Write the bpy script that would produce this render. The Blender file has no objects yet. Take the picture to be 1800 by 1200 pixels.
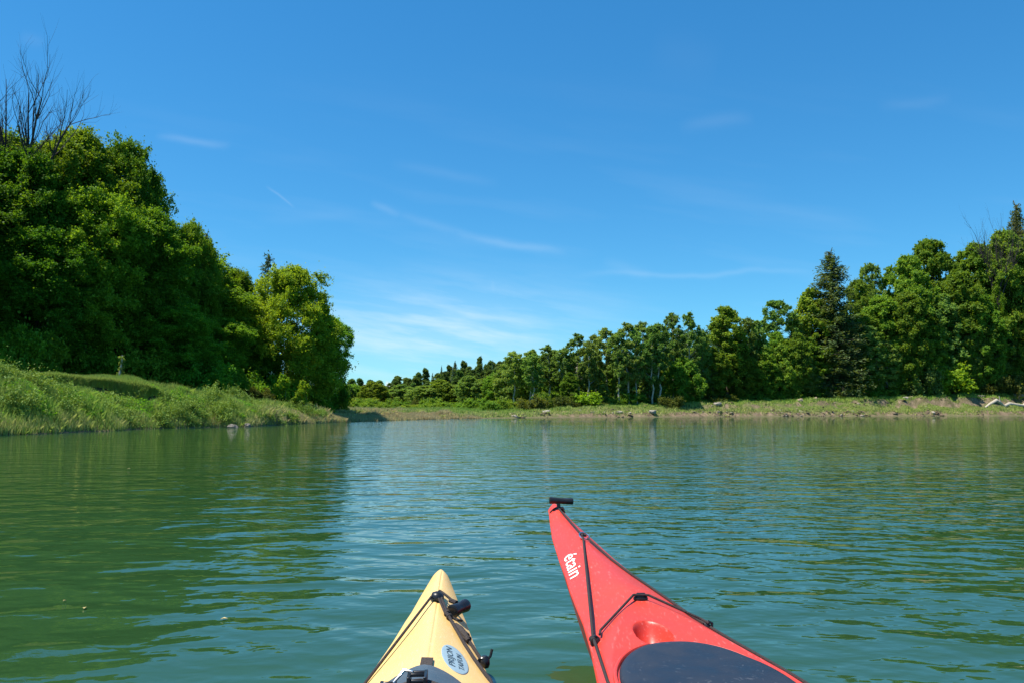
import bpy, bmesh, math, random
import numpy as np
from mathutils import Vector, Matrix, noise as mnoise

sc = bpy.context.scene
R = math.radians

# ------------------------------------------------------------------ camera
CAM_H, FPX, HORIZON = 0.9, 1400.0, 721.0
PITCH = math.atan((HORIZON - 600) / FPX)
cam = bpy.data.cameras.new('camera')
cam.sensor_width, cam.lens = 36.0, 28.0
cam.clip_start, cam.clip_end = 0.05, 6000
camo = bpy.data.objects.new('camera', cam)
sc.collection.objects.link(camo)
camo.location = (0, 0, CAM_H)
camo.rotation_euler = (R(90) + PITCH, 0, 0)
sc.camera = camo

# ------------------------------------------------------------------ sky + sun
SUN_EL, SUN_AZ = R(65), R(-100)          # azimuth measured from +Y towards +X
world = bpy.data.worlds.new('World')
sc.world = world
world.use_nodes = True
WT = world.node_tree


class Nodes:
    """small helper to write node trees compactly"""
    def __init__(s, tree):
        s.t = tree
        tree.nodes.clear()

    def n(s, typ, ins=None, **props):
        nd = s.t.nodes.new(typ)
        for k, v in props.items():
            setattr(nd, k, v)
        for k, v in (ins or {}).items():
            if isinstance(v, bpy.types.NodeSocket):
                s.t.links.new(v, nd.inputs[k])
            else:
                nd.inputs[k].default_value = v
        return nd

    def math(s, op, a, b=0.0, c=0.0, clamp=False):
        nd = s.n('ShaderNodeMath', {0: a, 1: b, 2: c}, operation=op, use_clamp=clamp)
        return nd.outputs[0]

    def link(s, a, b):
        s.t.links.new(a, b)


def build_world():
    N = Nodes(WT)
    out = N.n('ShaderNodeOutputWorld')
    sky = N.n('ShaderNodeTexSky', sky_type='NISHITA', sun_disc=False, sun_elevation=SUN_EL,
              sun_rotation=SUN_AZ, altitude=400, air_density=1.0, dust_density=0.15, ozone_density=3.0)
    hs = N.n('ShaderNodeHueSaturation', {'Saturation': 1.3, 'Value': 1.0, 'Color': sky.outputs[0]})
    gm = N.n('ShaderNodeGamma', {'Color': hs.outputs[0], 'Gamma': 0.75})
    tint = N.n('ShaderNodeMix', {0: 1.0, 6: gm.outputs[0], 7: (0.48, 1.02, 1.24, 1)},
               data_type='RGBA', blend_type='MULTIPLY')
    tc = N.n('ShaderNodeTexCoord')
    sep = N.n('ShaderNodeSeparateXYZ', {0: tc.outputs['Generated']})
    yy = N.math('MAXIMUM', sep.outputs[1], 0.02)
    front = N.math('GREATER_THAN', sep.outputs[1], 0.05)
    u = N.math('DIVIDE', sep.outputs[0], yy)
    v = N.math('DIVIDE', sep.outputs[2], yy)

    def uv(px, py):
        return ((px - 900) / FPX, (HORIZON - py) / FPX)
    vec = N.n('ShaderNodeCombineXYZ', {0: u, 1: v}).outputs[0]
    wob = N.n('ShaderNodeTexNoise', {'Vector': vec, 'Scale': 9.0, 'Detail': 3.0}, noise_dimensions='3D').outputs[0]
    wob = N.math('MULTIPLY', N.math('SUBTRACT', wob, 0.5), 0.022)
    vw = N.math('ADD', v, wob)
    total = None
    # thin cirrus strands: (start, end, half width px, strength)
    for (a, b, hw, st) in [((255, 225), (395, 250), 7, .16), ((645, 350), (700, 372), 7, .13),
                           ((690, 365), (830, 418), 8, .10), ((800, 410), (1000, 444), 6, .17),
                           ((680, 275), (880, 318), 9, .06), ((1010, 484), (1440, 474), 5, .15),
                           ((1060, 463), (1150, 485), 10, .08), ((1200, 215), (1340, 196), 12, .07),
                           ((458, 320), (512, 360), 2, .16), ((440, 380), (640, 372), 10, .05),
                           ((866, 490), (867, 515), 3, .05), ((1560, 175), (1700, 160), 10, .05),
                           ((1150, 60), (1280, 100), 40, .02), ((0, 40), (50, 55), 12, .05)]:
        (u1, v1), (u2, v2) = uv(*a), uv(*b)
        L = math.hypot(u2 - u1, v2 - v1)
        dx, dy = (u2 - u1) / L, (v2 - v1) / L
        w = hw / FPX
        al = N.math('ADD', N.math('MULTIPLY', u, dx), N.math('MULTIPLY_ADD', vw, dy, -(u1 * dx + v1 * dy)))
        ac = N.math('ADD', N.math('MULTIPLY', u, -dy), N.math('MULTIPLY_ADD', vw, dx, -(-u1 * dy + v1 * dx)))
        g = N.math('POWER', 2.718, N.math('MULTIPLY', N.math('MULTIPLY', ac, ac), -1 / (w * w)))
        e = N.math('SUBTRACT', 1.0, N.math('POWER', N.math('ABSOLUTE', N.math('MULTIPLY_ADD', al, 2 / L, -1.0)), 2.5), clamp=True)
        m = N.math('MULTIPLY', N.math('MULTIPLY', g, e), st * .5)
        total = m if total is None else N.math('ADD', total, m)
    # broad veil low in the middle of the sky
    st = N.n('ShaderNodeCombineXYZ', {0: N.math('MULTIPLY', u, 4.0), 1: N.math('MULTIPLY_ADD', u, 4.0, N.math('MULTIPLY', v, 26.0))}).outputs[0]
    nz = N.n('ShaderNodeTexNoise', {'Vector': st, 'Scale': 1.6, 'Detail': 5.0, 'Roughness': .55}).outputs[0]
    nz = N.n('ShaderNodeMapRange', {0: nz, 1: .42, 2: .75}).outputs[0]
    cu, cv = uv(760, 590)
    du = N.math('MULTIPLY', N.math('SUBTRACT', u, cu), 1 / .17)
    dv = N.math('MULTIPLY', N.math('SUBTRACT', v, cv), 1 / .055)
    r2 = N.math('ADD', N.math('MULTIPLY', du, du), N.math('MULTIPLY', dv, dv))
    g = N.math('POWER', 2.718, N.math('MULTIPLY', r2, -1.0))
    veil = N.math('MULTIPLY', N.math('MULTIPLY_ADD', nz, .55, .18), g)
    total = N.math('ADD', total, veil)
    # faint overall streakiness
    nz2 = N.n('ShaderNodeMapRange', {0: N.n('ShaderNodeTexNoise', {'Vector': st, 'Scale': .7, 'Detail': 4.0}).outputs[0], 1: .5, 2: .8}).outputs[0]
    fade = N.n('ShaderNodeMapRange', {0: v, 1: 0.45, 2: 0.05, 3: 0.0, 4: .12}).outputs[0]
    total = N.math('ADD', total, N.math('MULTIPLY', nz2, fade))
    # small heaped cloud on the horizon behind the wood
    nc = N.n('ShaderNodeTexNoise', {'Vector': vec, 'Scale': 55.0, 'Detail': 4.0}).outputs[0]
    top = N.math('MULTIPLY_ADD', nc, .022, uv(0, 690)[1])
    cm = N.n('ShaderNodeMapRange', {0: N.math('SUBTRACT', top, v), 1: -.001, 2: .004}).outputs[0]
    cu2 = uv(670, 0)[0]
    bump = N.math('SUBTRACT', 1.0, N.math('POWER', N.math('ABSOLUTE', N.math('MULTIPLY', N.math('SUBTRACT', u, cu2), 1 / .075)), 2.0), clamp=True)
    cm = N.math('MULTIPLY', N.math('MULTIPLY', cm, bump), 1.1)
    total = N.math('MULTIPLY', N.math('ADD', total, cm), front, clamp=True)
    mix = N.n('ShaderNodeMix', {0: total, 6: tint.outputs[2], 7: (4.6, 5.2, 5.6, 1)}, data_type='RGBA')
    bg = N.n('ShaderNodeBackground', {'Color': mix.outputs[2], 'Strength': 0.128})
    N.link(bg.outputs[0], out.inputs[0])


build_world()
sun = bpy.data.lights.new('sun', 'SUN')
sun.energy, sun.angle, sun.color = 5.0, R(0.53), (1.0, 0.94, 0.84)
suno = bpy.data.objects.new('sun', sun)
sc.collection.objects.link(suno)
sdir = Vector((math.sin(SUN_AZ) * math.cos(SUN_EL), math.cos(SUN_AZ) * math.cos(SUN_EL), math.sin(SUN_EL)))
suno.rotation_euler = (-sdir).to_track_quat('-Z', 'Y').to_euler()
suno.location = sdir * 50

sc.view_settings.view_transform = 'Standard'
sc.view_settings.look = 'None'
sc.view_settings.exposure = 0.65
sc.view_settings.gamma = 1.0
sc.cycles.use_denoising = True
sc.cycles.max_bounces = 8
sc.cycles.diffuse_bounces = 3
sc.cycles.glossy_bounces = 4
sc.cycles.transmission_bounces = 4

# ------------------------------------------------------------------ helpers
COL = sc.collection


def link(o, parent=None):
    COL.objects.link(o)
    if parent is not None:
        o.parent = parent
    return o


def tag(o, label=None, cat=None, group=None, kind=None):
    if label: o['label'] = label
    if cat: o['category'] = cat
    if group: o['group'] = group
    if kind: o['kind'] = kind
    return o


def empty(name, loc=(0, 0, 0), rz=0.0):
    o = bpy.data.objects.new(name, None)
    o.empty_display_size = .2
    o.location = loc
    o.rotation_euler = (0, 0, rz)
    return link(o)


def mesh_np(name, V, faces_flat, k, tint=None, mats=(), smooth=False):
    """mesh from numpy arrays; every face has k corners"""
    me = bpy.data.meshes.new(name)
    V = np.asarray(V, np.float32).reshape(-1, 3)
    F = np.asarray(faces_flat, np.int32).ravel()
    n = len(F) // k
    me.vertices.add(len(V)); me.vertices.foreach_set('co', V.ravel())
    me.loops.add(len(F)); me.loops.foreach_set('vertex_index', F)
    me.polygons.add(n); me.polygons.foreach_set('loop_start', np.arange(n, dtype=np.int32) * k)
    if smooth:
        me.polygons.foreach_set('use_smooth', np.ones(n, bool))
    me.update(calc_edges=True)
    if tint is not None:
        a = me.attributes.new('tint', 'FLOAT', 'FACE')
        a.data.foreach_set('value', np.asarray(tint, np.float32))
    for m in mats:
        me.materials.append(m)
    return me


def obj(name, me, parent=None):
    return link(bpy.data.objects.new(name, me), parent)


class MB:
    """collects tubes, boxes and lathes into one mesh"""
    def __init__(s):
        s.v, s.f = [], []

    def tube(s, pts, rad, n=8, cap=True):
        pts = [Vector(p) for p in pts]
        if not hasattr(rad, '__len__'):
            rad = [rad] * len(pts)
        base = len(s.v)
        up = Vector((0, 0, 1))
        prev = None
        for i, p in enumerate(pts):
            a = pts[max(i - 1, 0)]; b = pts[min(i + 1, len(pts) - 1)]
            t = (b - a).normalized() if (b - a).length > 1e-9 else Vector((0, 0, 1))
            if prev is None:
                x = t.cross(up)
                if x.length < 1e-3: x = t.cross(Vector((1, 0, 0)))
            else:
                x = prev - t * prev.dot(t)
            x.normalize(); prev = x
            y = t.cross(x)
            for k in range(n):
                an = 2 * math.pi * k / n
                s.v.append(p + (x * math.cos(an) + y * math.sin(an)) * rad[i])
        for i in range(len(pts) - 1):
            for k in range(n):
                a = base + i * n + k; b = base + i * n + (k + 1) % n
                s.f.append((a, b, b + n, a + n))
        if cap:
            s.f.append(tuple(base + k for k in range(n))[::-1])
            e = base + (len(pts) - 1) * n
            s.f.append(tuple(e + k for k in range(n)))
        return s

    def torus(s, c, nrm, r, rt, n=28, m=8):
        q = Vector(nrm).to_track_quat('Z', 'Y')
        base = len(s.v)
        for i in range(n):
            a = 2 * math.pi * i / n
            for j in range(m):
                b = 2 * math.pi * j / m
                s.v.append(Vector(c) + q @ Vector(((r + rt * math.cos(b)) * math.cos(a), (r + rt * math.cos(b)) * math.sin(a), rt * math.sin(b))))
        for i in range(n):
            for j in range(m):
                s.f.append((base + i * m + j, base + ((i + 1) % n) * m + j, base + ((i + 1) % n) * m + (j + 1) % m, base + i * m + (j + 1) % m))
        return s

    def lathe(s, c, axis, prof, n=20, sx=1.0, xdir=None):
        """prof: list of (radius, height) along axis; sx squashes along the local y"""
        ax = Vector(axis).normalized()
        x = Vector(xdir) if xdir is not None else ax.orthogonal()
        x = (x - ax * x.dot(ax)).normalized()
        y = ax.cross(x)
        base = len(s.v)
        for (r, h) in prof:
            for k in range(n):
                a = 2 * math.pi * k / n
                s.v.append(Vector(c) + ax * h + x * (r * math.cos(a)) + y * (r * sx * math.sin(a)))
        for i in range(len(prof) - 1):
            for k in range(n):
                a = base + i * n + k; b = base + i * n + (k + 1) % n
                s.f.append((a, b, b + n, a + n))
        s.f.append(tuple(base + k for k in range(n))[::-1])
        e = base + (len(prof) - 1) * n
        s.f.append(tuple(e + k for k in range(n)))
        return s

    def box(s, c, x, y, z, hx, hy, hz):
        c, x, y, z = Vector(c), Vector(x).normalized(), Vector(y).normalized(), Vector(z).normalized()
        base = len(s.v)
        for a in (-1, 1):
            for b in (-1, 1):
                for d in (-1, 1):
                    s.v.append(c + x * (a * hx) + y * (b * hy) + z * (d * hz))
        for f in ((0, 1, 3, 2), (4, 6, 7, 5), (0, 4, 5, 1), (2, 3, 7, 6), (0, 2, 6, 4), (1, 5, 7, 3)):
            s.f.append(tuple(base + i for i in f))
        return s

    def build(s, name, mat, parent=None, smooth=True, bevel=0.0):
        me = bpy.data.meshes.new(name)
        me.from_pydata([tuple(v) for v in s.v], [], s.f)
        if smooth:
            me.polygons.foreach_set('use_smooth', [True] * len(me.polygons))
            me.set_sharp_from_angle(angle=R(42))
        me.materials.append(mat)
        o = obj(name, me, parent)
        if bevel:
            b = o.modifiers.new('edge', 'BEVEL'); b.width = bevel; b.segments = 2; b.limit_method = 'ANGLE'
        return o


def new_mat(name):
    m = bpy.data.materials.new(name)
    m.use_nodes = True
    return m, Nodes(m.node_tree)


def plain(name, col, rough=.5, var=.15, scale=30, spec=.5, metal=0.0, bump=0.0, coat=0.0):
    m, N = new_mat(name)
    out = N.n('ShaderNodeOutputMaterial')
    tc = N.n('ShaderNodeTexCoord')
    nz = N.n('ShaderNodeTexNoise', {'Vector': tc.outputs['Object'], 'Scale': scale, 'Detail': 5.0})
    lo = tuple(c * (1 - var) for c in col) + (1,)
    hi = tuple(min(1, c * (1 + var)) for c in col) + (1,)
    mx = N.n('ShaderNodeMix', {0: nz.outputs[0], 6: lo, 7: hi}, data_type='RGBA')
    rr = N.n('ShaderNodeMapRange', {0: nz.outputs[0], 1: .3, 2: .7, 3: max(.02, rough - .08), 4: min(1, rough + .08)})
    p = N.n('ShaderNodeBsdfPrincipled', {'Base Color': mx.outputs[2], 'Roughness': rr.outputs[0], 'Metallic': metal,
                                        'Specular IOR Level': spec, 'Coat Weight': coat})
    if bump:
        bn = N.n('ShaderNodeBump', {'Height': nz.outputs[0], 'Strength': bump, 'Distance': .01})
        N.link(bn.outputs[0], p.inputs['Normal'])
    N.link(p.outputs[0], out.inputs[0])
    return m


def leaf_mat(name, dark, mid, light, trans=.46, objvar=.24, rough=.6):
    m, N = new_mat(name)
    out = N.n('ShaderNodeOutputMaterial')
    at = N.n('ShaderNodeAttribute', attribute_name='tint')
    oi = N.n('ShaderNodeObjectInfo')
    rp = N.n('ShaderNodeValToRGB', {0: at.outputs['Fac']})
    rp.color_ramp.elements[0].color = (*dark, 1)
    rp.color_ramp.elements[1].color = (*light, 1)
    e = rp.color_ramp.elements.new(.5); e.color = (*mid, 1)
    hv = N.n('ShaderNodeMapRange', {0: oi.outputs['Random'], 3: .482, 4: .522})
    r2 = N.math('FRACT', N.math('MULTIPLY', oi.outputs['Random'], 17.31))
    vv = N.n('ShaderNodeMapRange', {0: r2, 3: 1 - objvar, 4: 1 + objvar})
    hs = N.n('ShaderNodeHueSaturation', {'Hue': hv.outputs[0], 'Value': vv.outputs[0], 'Color': rp.outputs[0]})
    p = N.n('ShaderNodeBsdfPrincipled', {'Base Color': hs.outputs[0], 'Roughness': rough, 'Specular IOR Level': .12})
    tcol = N.n('ShaderNodeMix', {0: 1.0, 6: hs.outputs[0], 7: (1.75, 1.55, .5, 1)}, data_type='RGBA', blend_type='MULTIPLY')
    t = N.n('ShaderNodeBsdfTranslucent', {'Color': tcol.outputs[2]})
    mx = N.n('ShaderNodeMixShader', {0: trans, 1: p.outputs[0], 2: t.outputs[0]})
    N.link(mx.outputs[0], out.inputs[0])
    return m


M = {}
M['leaf_near'] = leaf_mat('leaf_near', (.05, .13, .012), (.12, .25, .02), (.23, .37, .035), objvar=.36)
M['leaf_far'] = leaf_mat('leaf_far', (.075, .15, .022), (.16, .275, .034), (.27, .375, .052))
M['leaf_ash'] = leaf_mat('leaf_ash', (.10, .185, .045), (.18, .29, .07), (.28, .40, .11))
M['leaf_pale'] = leaf_mat('leaf_pale', (.09, .14, .04), (.15, .22, .06), (.24, .31, .1))
M['leaf_young'] = leaf_mat('leaf_young', (.09, .19, .016), (.18, .32, .024), (.30, .45, .04), objvar=.06)
M['leaf_hazed'] = leaf_mat('leaf_hazed', (.05, .10, .03), (.095, .165, .045), (.16, .235, .07), objvar=.3)  # distance haze painted into the leaf colour: darker, bluer green for the hill trees
M['leaf_weed'] = leaf_mat('leaf_weed', (.08, .17, .03), (.14, .25, .05), (.19, .29, .06), trans=.22)
M['leaf_olive'] = leaf_mat('leaf_olive', (.05, .075, .018), (.09, .12, .026), (.15, .175, .04))
M['needle'] = leaf_mat('needle', (.05, .085, .032), (.095, .135, .048), (.17, .195, .07), trans=.3, objvar=.08)
M['needle_blue'] = leaf_mat('needle_blue', (.04, .09, .05), (.07, .135, .075), (.12, .19, .10), trans=.2)
M['bark'] = plain('bark', (.11, .09, .065), .9, .4, 6, .2)
M['bark_pale'] = plain('bark_pale', (.38, .36, .29), .85, .3, 5, .2)
M['bark_dead'] = plain('bark_dead', (.055, .045, .042), .9, .3, 8, .2)
M['stone'] = plain('stone', (.27, .245, .20), .85, .3, 2.5, .3, bump=.4)
M['stone_grey'] = plain('stone_grey', (.16, .145, .12), .85, .3, 3, .3, bump=.4)
M['wood_pale'] = plain('wood_pale', (.42, .37, .29), .8, .2, 6, .2)
M['cloddy_soil'] = plain('cloddy_soil', (.34, .27, .18), .95, .35, 1.6, .1, bump=.5)

# ------------------------------------------------------------------ terrain function
SHORE = np.array([(-17, -900), (-17.5, -60), (-18.2, 0), (-18.6, 20), (-18.4, 28.6), (-18.2, 34), (-17.9, 38), (-18.0, 40.6), (-16.6, 42.5),
                  (-14.8, 45), (-14.4, 50), (-13.9, 57), (-13.3, 63), (-10.6, 74), (-7.2, 84), (-4, 91), (-2, 97), (3, 101),
                  (8, 105), (24.5, 114.5), (45, 125), (66, 133), (90, 140), (140, 152), (260, 172), (1500, 300)], float)
_r = np.random.default_rng(3)


def shore_dist(x, y):
    """signed distance to the waterline (land positive) and arc parameter 0..len"""
    P = np.stack([x, y], -1)
    best = np.full(x.shape, 1e9); sgn = np.ones(x.shape); par = np.zeros(x.shape)
    for i in range(len(SHORE) - 1):
        a, b = SHORE[i], SHORE[i + 1]
        d = b - a; L2 = d @ d
        t = np.clip(((P - a) @ d) / L2, 0, 1)
        q = a + t[..., None] * d
        dv = P - q
        dist = np.hypot(dv[..., 0], dv[..., 1])
        cr = d[0] * dv[..., 1] - d[1] * dv[..., 0]
        m = dist < best
        best = np.where(m, dist, best)
        sgn = np.where(m, np.where(cr >= 0, 1, -1), sgn)
        par = np.where(m, i + t, par)
    return best * sgn, par


def vnoise(x, y, s, seed=0):
    """smooth value noise, vectorised"""
    x = x / s + seed * 17.13; y = y / s + seed * 5.71
    xi, yi = np.floor(x), np.floor(y)
    fx, fy = x - xi, y - yi
    fx = fx * fx * (3 - 2 * fx); fy = fy * fy * (3 - 2 * fy)

    def h(a, b):
        q = np.sin(a * 127.1 + b * 311.7 + seed * 74.7) * 43758.5453
        return q - np.floor(q)
    return (h(xi, yi) * (1 - fx) + h(xi + 1, yi) * fx) * (1 - fy) + (h(xi, yi + 1) * (1 - fx) + h(xi + 1, yi + 1) * fx) * fy


def smooth(a, b, x):
    t = np.clip((x - a) / (b - a), 0, 1)
    return t * t * (3 - 2 * t)


def terrain(x, y):
    x = np.asarray(x, float); y = np.asarray(y, float)
    D, par = shore_dist(x, y)
    D = D + (vnoise(x, y, 2.2, 1) - .5) * .9 + (vnoise(x, y, .8, 2) - .5) * .3
    # left steep bank | low bar at the bend | far eroded bank
    left = np.interp(D, [-8, 0, .5, 1.2, 2.0, 3.0, 5, 10, 40, 120], [-1.6, -.05, .4, .8, 1.2, 1.6, 1.9, 2.15, 4.0, 10])
    bar = np.interp(D, [-8, 0, 1, 3, 8, 20, 45, 120], [-1.6, -.05, .22, .45, .7, .9, 1.3, 2.0])
    k = np.clip((x - 5) / 85, 0, 1)                   # bank height grows to the right
    hb = .8 + 2.6 * k ** .7
    toe = .5 + .2 * k
    jag = ((vnoise(x, y, 4.5, 5) - .5) * 2.6 + (vnoise(x, y, 1.4, 6) - .5) * 1.0) * (.45 + .55 * k)
    Df = np.where(D > 0, np.maximum(D + jag * smooth(.6, 3, D), .35 * D), D)
    run = 2.3 + 1.7 * k
    far = np.where(Df < 0, np.interp(Df, [-8, 0], [-1.6, -.05]),
                   toe * smooth(0, .75 + .6 * k, Df) + (.58 * hb - toe) * np.clip(Df / run, 0, 1) ** 1.2 + .42 * hb * smooth(run - .3, run + 1.1, Df) + .03 * np.clip(Df - 6, 0, 40))
    wl = 1 - smooth(44, 70, y)
    wr = smooth(-2, 6, x) * smooth(85, 96, y)
    wl = np.where(x > 0, 0, wl)
    h = left * wl + far * wr + bar * (1 - wl - wr)
    # two grassy hummocks on the near left bank, the second with an undercut face
    m1 = np.exp(-(((x + 21.9) / 2.0) ** 2 + ((y - 32.8) / 2.6) ** 2))
    h = h + .95 * m1 * (D > 0)
    dx = x + 22.8; dy = y - 42.0
    ca, sa = math.cos(R(-38)), math.sin(R(-38))
    uu = dx * ca - dy * sa; ww = dx * sa + dy * ca
    face = smooth(-1.25, -1.0, ww + .12 * np.sin(uu * 2.1)) * (1 - smooth(2.6, 5.5, ww)) * (1 - smooth(3.2, 5.0, np.abs(uu)))
    cut = (1 - smooth(-1.25, -1.0, ww + .12 * np.sin(uu * 2.1))) * smooth(-2.6, -1.6, ww) * (1 - smooth(3.2, 5.0, np.abs(uu)))
    h = np.where(D > .3, h + .34 * face - .62 * cut, h)
    # wooded hill far behind the bend
    ho = 0.0 * np.exp(-(((x - 20) / 75) ** 2 + ((y - 290) / 70) ** 2)) + 38 * np.exp(-(((x - 122) / 62) ** 2 + ((y - 520) / 90) ** 2))
    ho = ho + 10 * np.exp(-(((x - 140) / 60) ** 2 + ((y - 210) / 40) ** 2))
    h = h + ho * smooth(20, 60, D)
    rough = smooth(.6, 2.5, D) * (1 - smooth(9, 13, D)) * wr
    h = h + rough * ((vnoise(x, y, 1.6, 31) - .5) * .55 + (vnoise(x, y, .8, 32) - .5) * .35) * (.5 + k)
    h = h + (vnoise(x, y, 1.1, 7) - .5) * .22 * smooth(.2, 1.5, D) + (vnoise(x, y, 9, 8) - .5) * .6 * smooth(12, 30, D)
    return h


def gz(x, y):
    return float(terrain(np.array([x]), np.array([y]))[0])


def lines(*segs):
    out = []
    for a, b, st in segs:
        out += list(np.arange(a, b, st))
    return np.array(out + [segs[-1][1]])


def build_terrain():
    xs = lines((-1500, -200, 100), (-200, -60, 12), (-60, -30, 2), (-30, -8, .3), (-8, 12, .7), (12, 110, .9), (110, 200, 4), (200, 400, 25), (400, 2000, 160))
    ys = lines((-900, -100, 100), (-100, 10, 10), (10, 26, .8), (26, 66, .3), (66, 100, .7), (100, 160, .7), (160, 320, 5), (320, 800, 25), (800, 3200, 240))
    X, Y = np.meshgrid(xs, ys)
    Z = terrain(X, Y)
    V = np.stack([X, Y, Z], -1).reshape(-1, 3)
    nx, ny = len(xs), len(ys)
    i = np.arange(ny - 1)[:, None] * nx + np.arange(nx - 1)[None]
    F = np.stack([i, i + 1, i + nx + 1, i + nx], -1).reshape(-1, 4)
    m, N = new_mat('ground')
    out = N.n('ShaderNodeOutputMaterial')
    geo = N.n('ShaderNodeNewGeometry')
    sp = N.n('ShaderNodeSeparateXYZ', {0: geo.outputs['Position']})
    nz = N.n('ShaderNodeSeparateXYZ', {0: geo.outputs['True Normal']})
    n1 = N.n('ShaderNodeTexNoise', {'Vector': geo.outputs['Position'], 'Scale': .9, 'Detail': 6.0, 'Roughness': .65}).outputs[0]
    n2 = N.n('ShaderNodeTexNoise', {'Vector': geo.outputs['Position'], 'Scale': 7.0, 'Detail': 4.0}).outputs[0]
    sf = N.n('ShaderNodeMapRange', {0: N.math('MULTIPLY_ADD', n1, .55, N.math('MULTIPLY', n2, .45)), 1: .38, 2: .64}).outputs[0]
    soil = N.n('ShaderNodeMix', {0: sf, 6: (.06, .042, .025, 1), 7: (.30, .225, .145, 1)}, data_type='RGBA').outputs[2]
    green = N.n('ShaderNodeMix', {0: n2, 6: (.05, .085, .02, 1), 7: (.16, .19, .05, 1)}, data_type='RGBA').outputs[2]
    near = N.n('ShaderNodeMapRange', {0: sp.outputs[1], 1: 70, 2: 90}).outputs[0]
    far_low = N.math('MULTIPLY', N.n('ShaderNodeMapRange', {0: sp.outputs[2], 1: 1.0, 2: .75}).outputs[0], N.math('MULTIPLY', near, N.n('ShaderNodeMapRange', {0: sp.outputs[0], 1: -1, 2: 5}).outputs[0]))
    loam = N.n('ShaderNodeMix', {0: n1, 6: (.035, .026, .016, 1), 7: (.12, .09, .055, 1)}, data_type='RGBA').outputs[2]
    soil = N.n('ShaderNodeMix', {0: near, 6: loam, 7: soil}, data_type='RGBA').outputs[2]
    steep = N.n('ShaderNodeMapRange', {0: nz.outputs[2], 1: .86, 2: .66}).outputs[0]
    steep = N.math('ADD', N.math('MULTIPLY_ADD', far_low, .55, steep), N.math('MULTIPLY_ADD', n1, 1.4, -.85), clamp=True)
    c = N.n('ShaderNodeMix', {0: steep, 6: green, 7: soil}, data_type='RGBA').outputs[2]
    wet = N.n('ShaderNodeMapRange', {0: sp.outputs[2], 1: .16, 2: .02}).outputs[0]
    c = N.n('ShaderNodeMix', {0: wet, 6: c, 7: (.14, .12, .07, 1)}, data_type='RGBA').outputs[2]
    p = N.n('ShaderNodeBsdfPrincipled', {'Base Color': c, 'Roughness': .95, 'Specular IOR Level': .1})
    b = N.n('ShaderNodeBump', {'Height': n2, 'Strength': .6, 'Distance': .1})
    N.link(b.outputs[0], p.inputs['Normal'])
    N.link(p.outputs[0], out.inputs[0])
    o = obj('ground', mesh_np('ground', V, F, 4, mats=[m], smooth=True))
    tag(o, 'river banks, wooded valley floor and hill', 'ground', kind='structure')


build_terrain()


# ------------------------------------------------------------------ water
def build_water():
    m, N = new_mat('river_water')
    out = N.n('ShaderNodeOutputMaterial')
    geo = N.n('ShaderNodeNewGeometry')

    def wave(sx, sy, rot, scale, detail, rough, dist=0.0):
        mp = N.n('ShaderNodeMapping', {0: geo.outputs['Position'], 2: (0, 0, rot), 3: (sx, sy, 1)})
        return N.n('ShaderNodeTexNoise', {'Vector': mp.outputs[0], 'Scale': scale, 'Detail': detail, 'Roughness': rough, 'Distortion': dist}).outputs[0]
    w1 = wave(.6, 1.0, .12, 2.1, 2.0, .5, .3)
    w2 = wave(.65, 1.0, -.35, 5.2, 2.5, .5, .3)
    w3 = wave(.7, 1.0, .5, 11.0, 2.0, .5)
    big = wave(.5, 1.0, .1, .10, 3.0, .55)
    gust = N.n('ShaderNodeMapRange', {0: big, 1: .38, 2: .62, 3: .35, 4: 1.25}).outputs[0]
    h = N.math('MULTIPLY_ADD', w1, .041, N.math('MULTIPLY', N.math('MULTIPLY_ADD', w2, .0215, N.math('MULTIPLY', w3, .006)), gust))
    b = N.n('ShaderNodeBump', {'Height': h, 'Strength': 1.0, 'Distance': 1.0})
    murk = wave(1, 1, 0, .5, 3.0, .5)
    c = N.n('ShaderNodeMix', {0: murk, 6: (.017, .052, .016, 1), 7: (.026, .072, .024, 1)}, data_type='RGBA').outputs[2]
    p = N.n('ShaderNodeBsdfPrincipled', {'Base Color': c, 'Roughness': .03, 'IOR': 1.44, 'Normal': b.outputs[0]})
    N.link(p.outputs[0], out.inputs[0])
    s = 1400
    o = obj('river_water', mesh_np('river_water', [(-s, -s, 0), (s, -s, 0), (s, s, 0), (-s, s, 0)], [0, 1, 2, 3], 4, mats=[m]))
    tag(o, 'green rippled river reflecting trees and sky', 'river', kind='structure')


build_water()


# ------------------------------------------------------------------ foliage builders
def rhombs(C, A, L, W, rng, up=None):
    """leaf quads: centres C, plane normals A, lengths L, widths W"""
    n = len(C)
    rnd = rng.normal(size=(n, 3))
    A = A / (np.linalg.norm(A, axis=1, keepdims=True) + 1e-9)
    T = np.cross(A, rnd); T /= (np.linalg.norm(T, axis=1, keepdims=True) + 1e-9)
    B = np.cross(A, T)
    L = L[:, None] * .5; W = W[:, None] * .5
    fold = A * (W * .35)
    V = np.stack([C - T * L, C + B * W + fold - T * L * .1, C + T * L, C - B * W + fold - T * L * .1], 1)
    return V


def leaf_mesh(name, V, tint, mat):
    n = len(V)
    return mesh_np(name, V.reshape(-1, 3), np.arange(4 * n), 4, tint=tint, mats=[mat])


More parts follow.
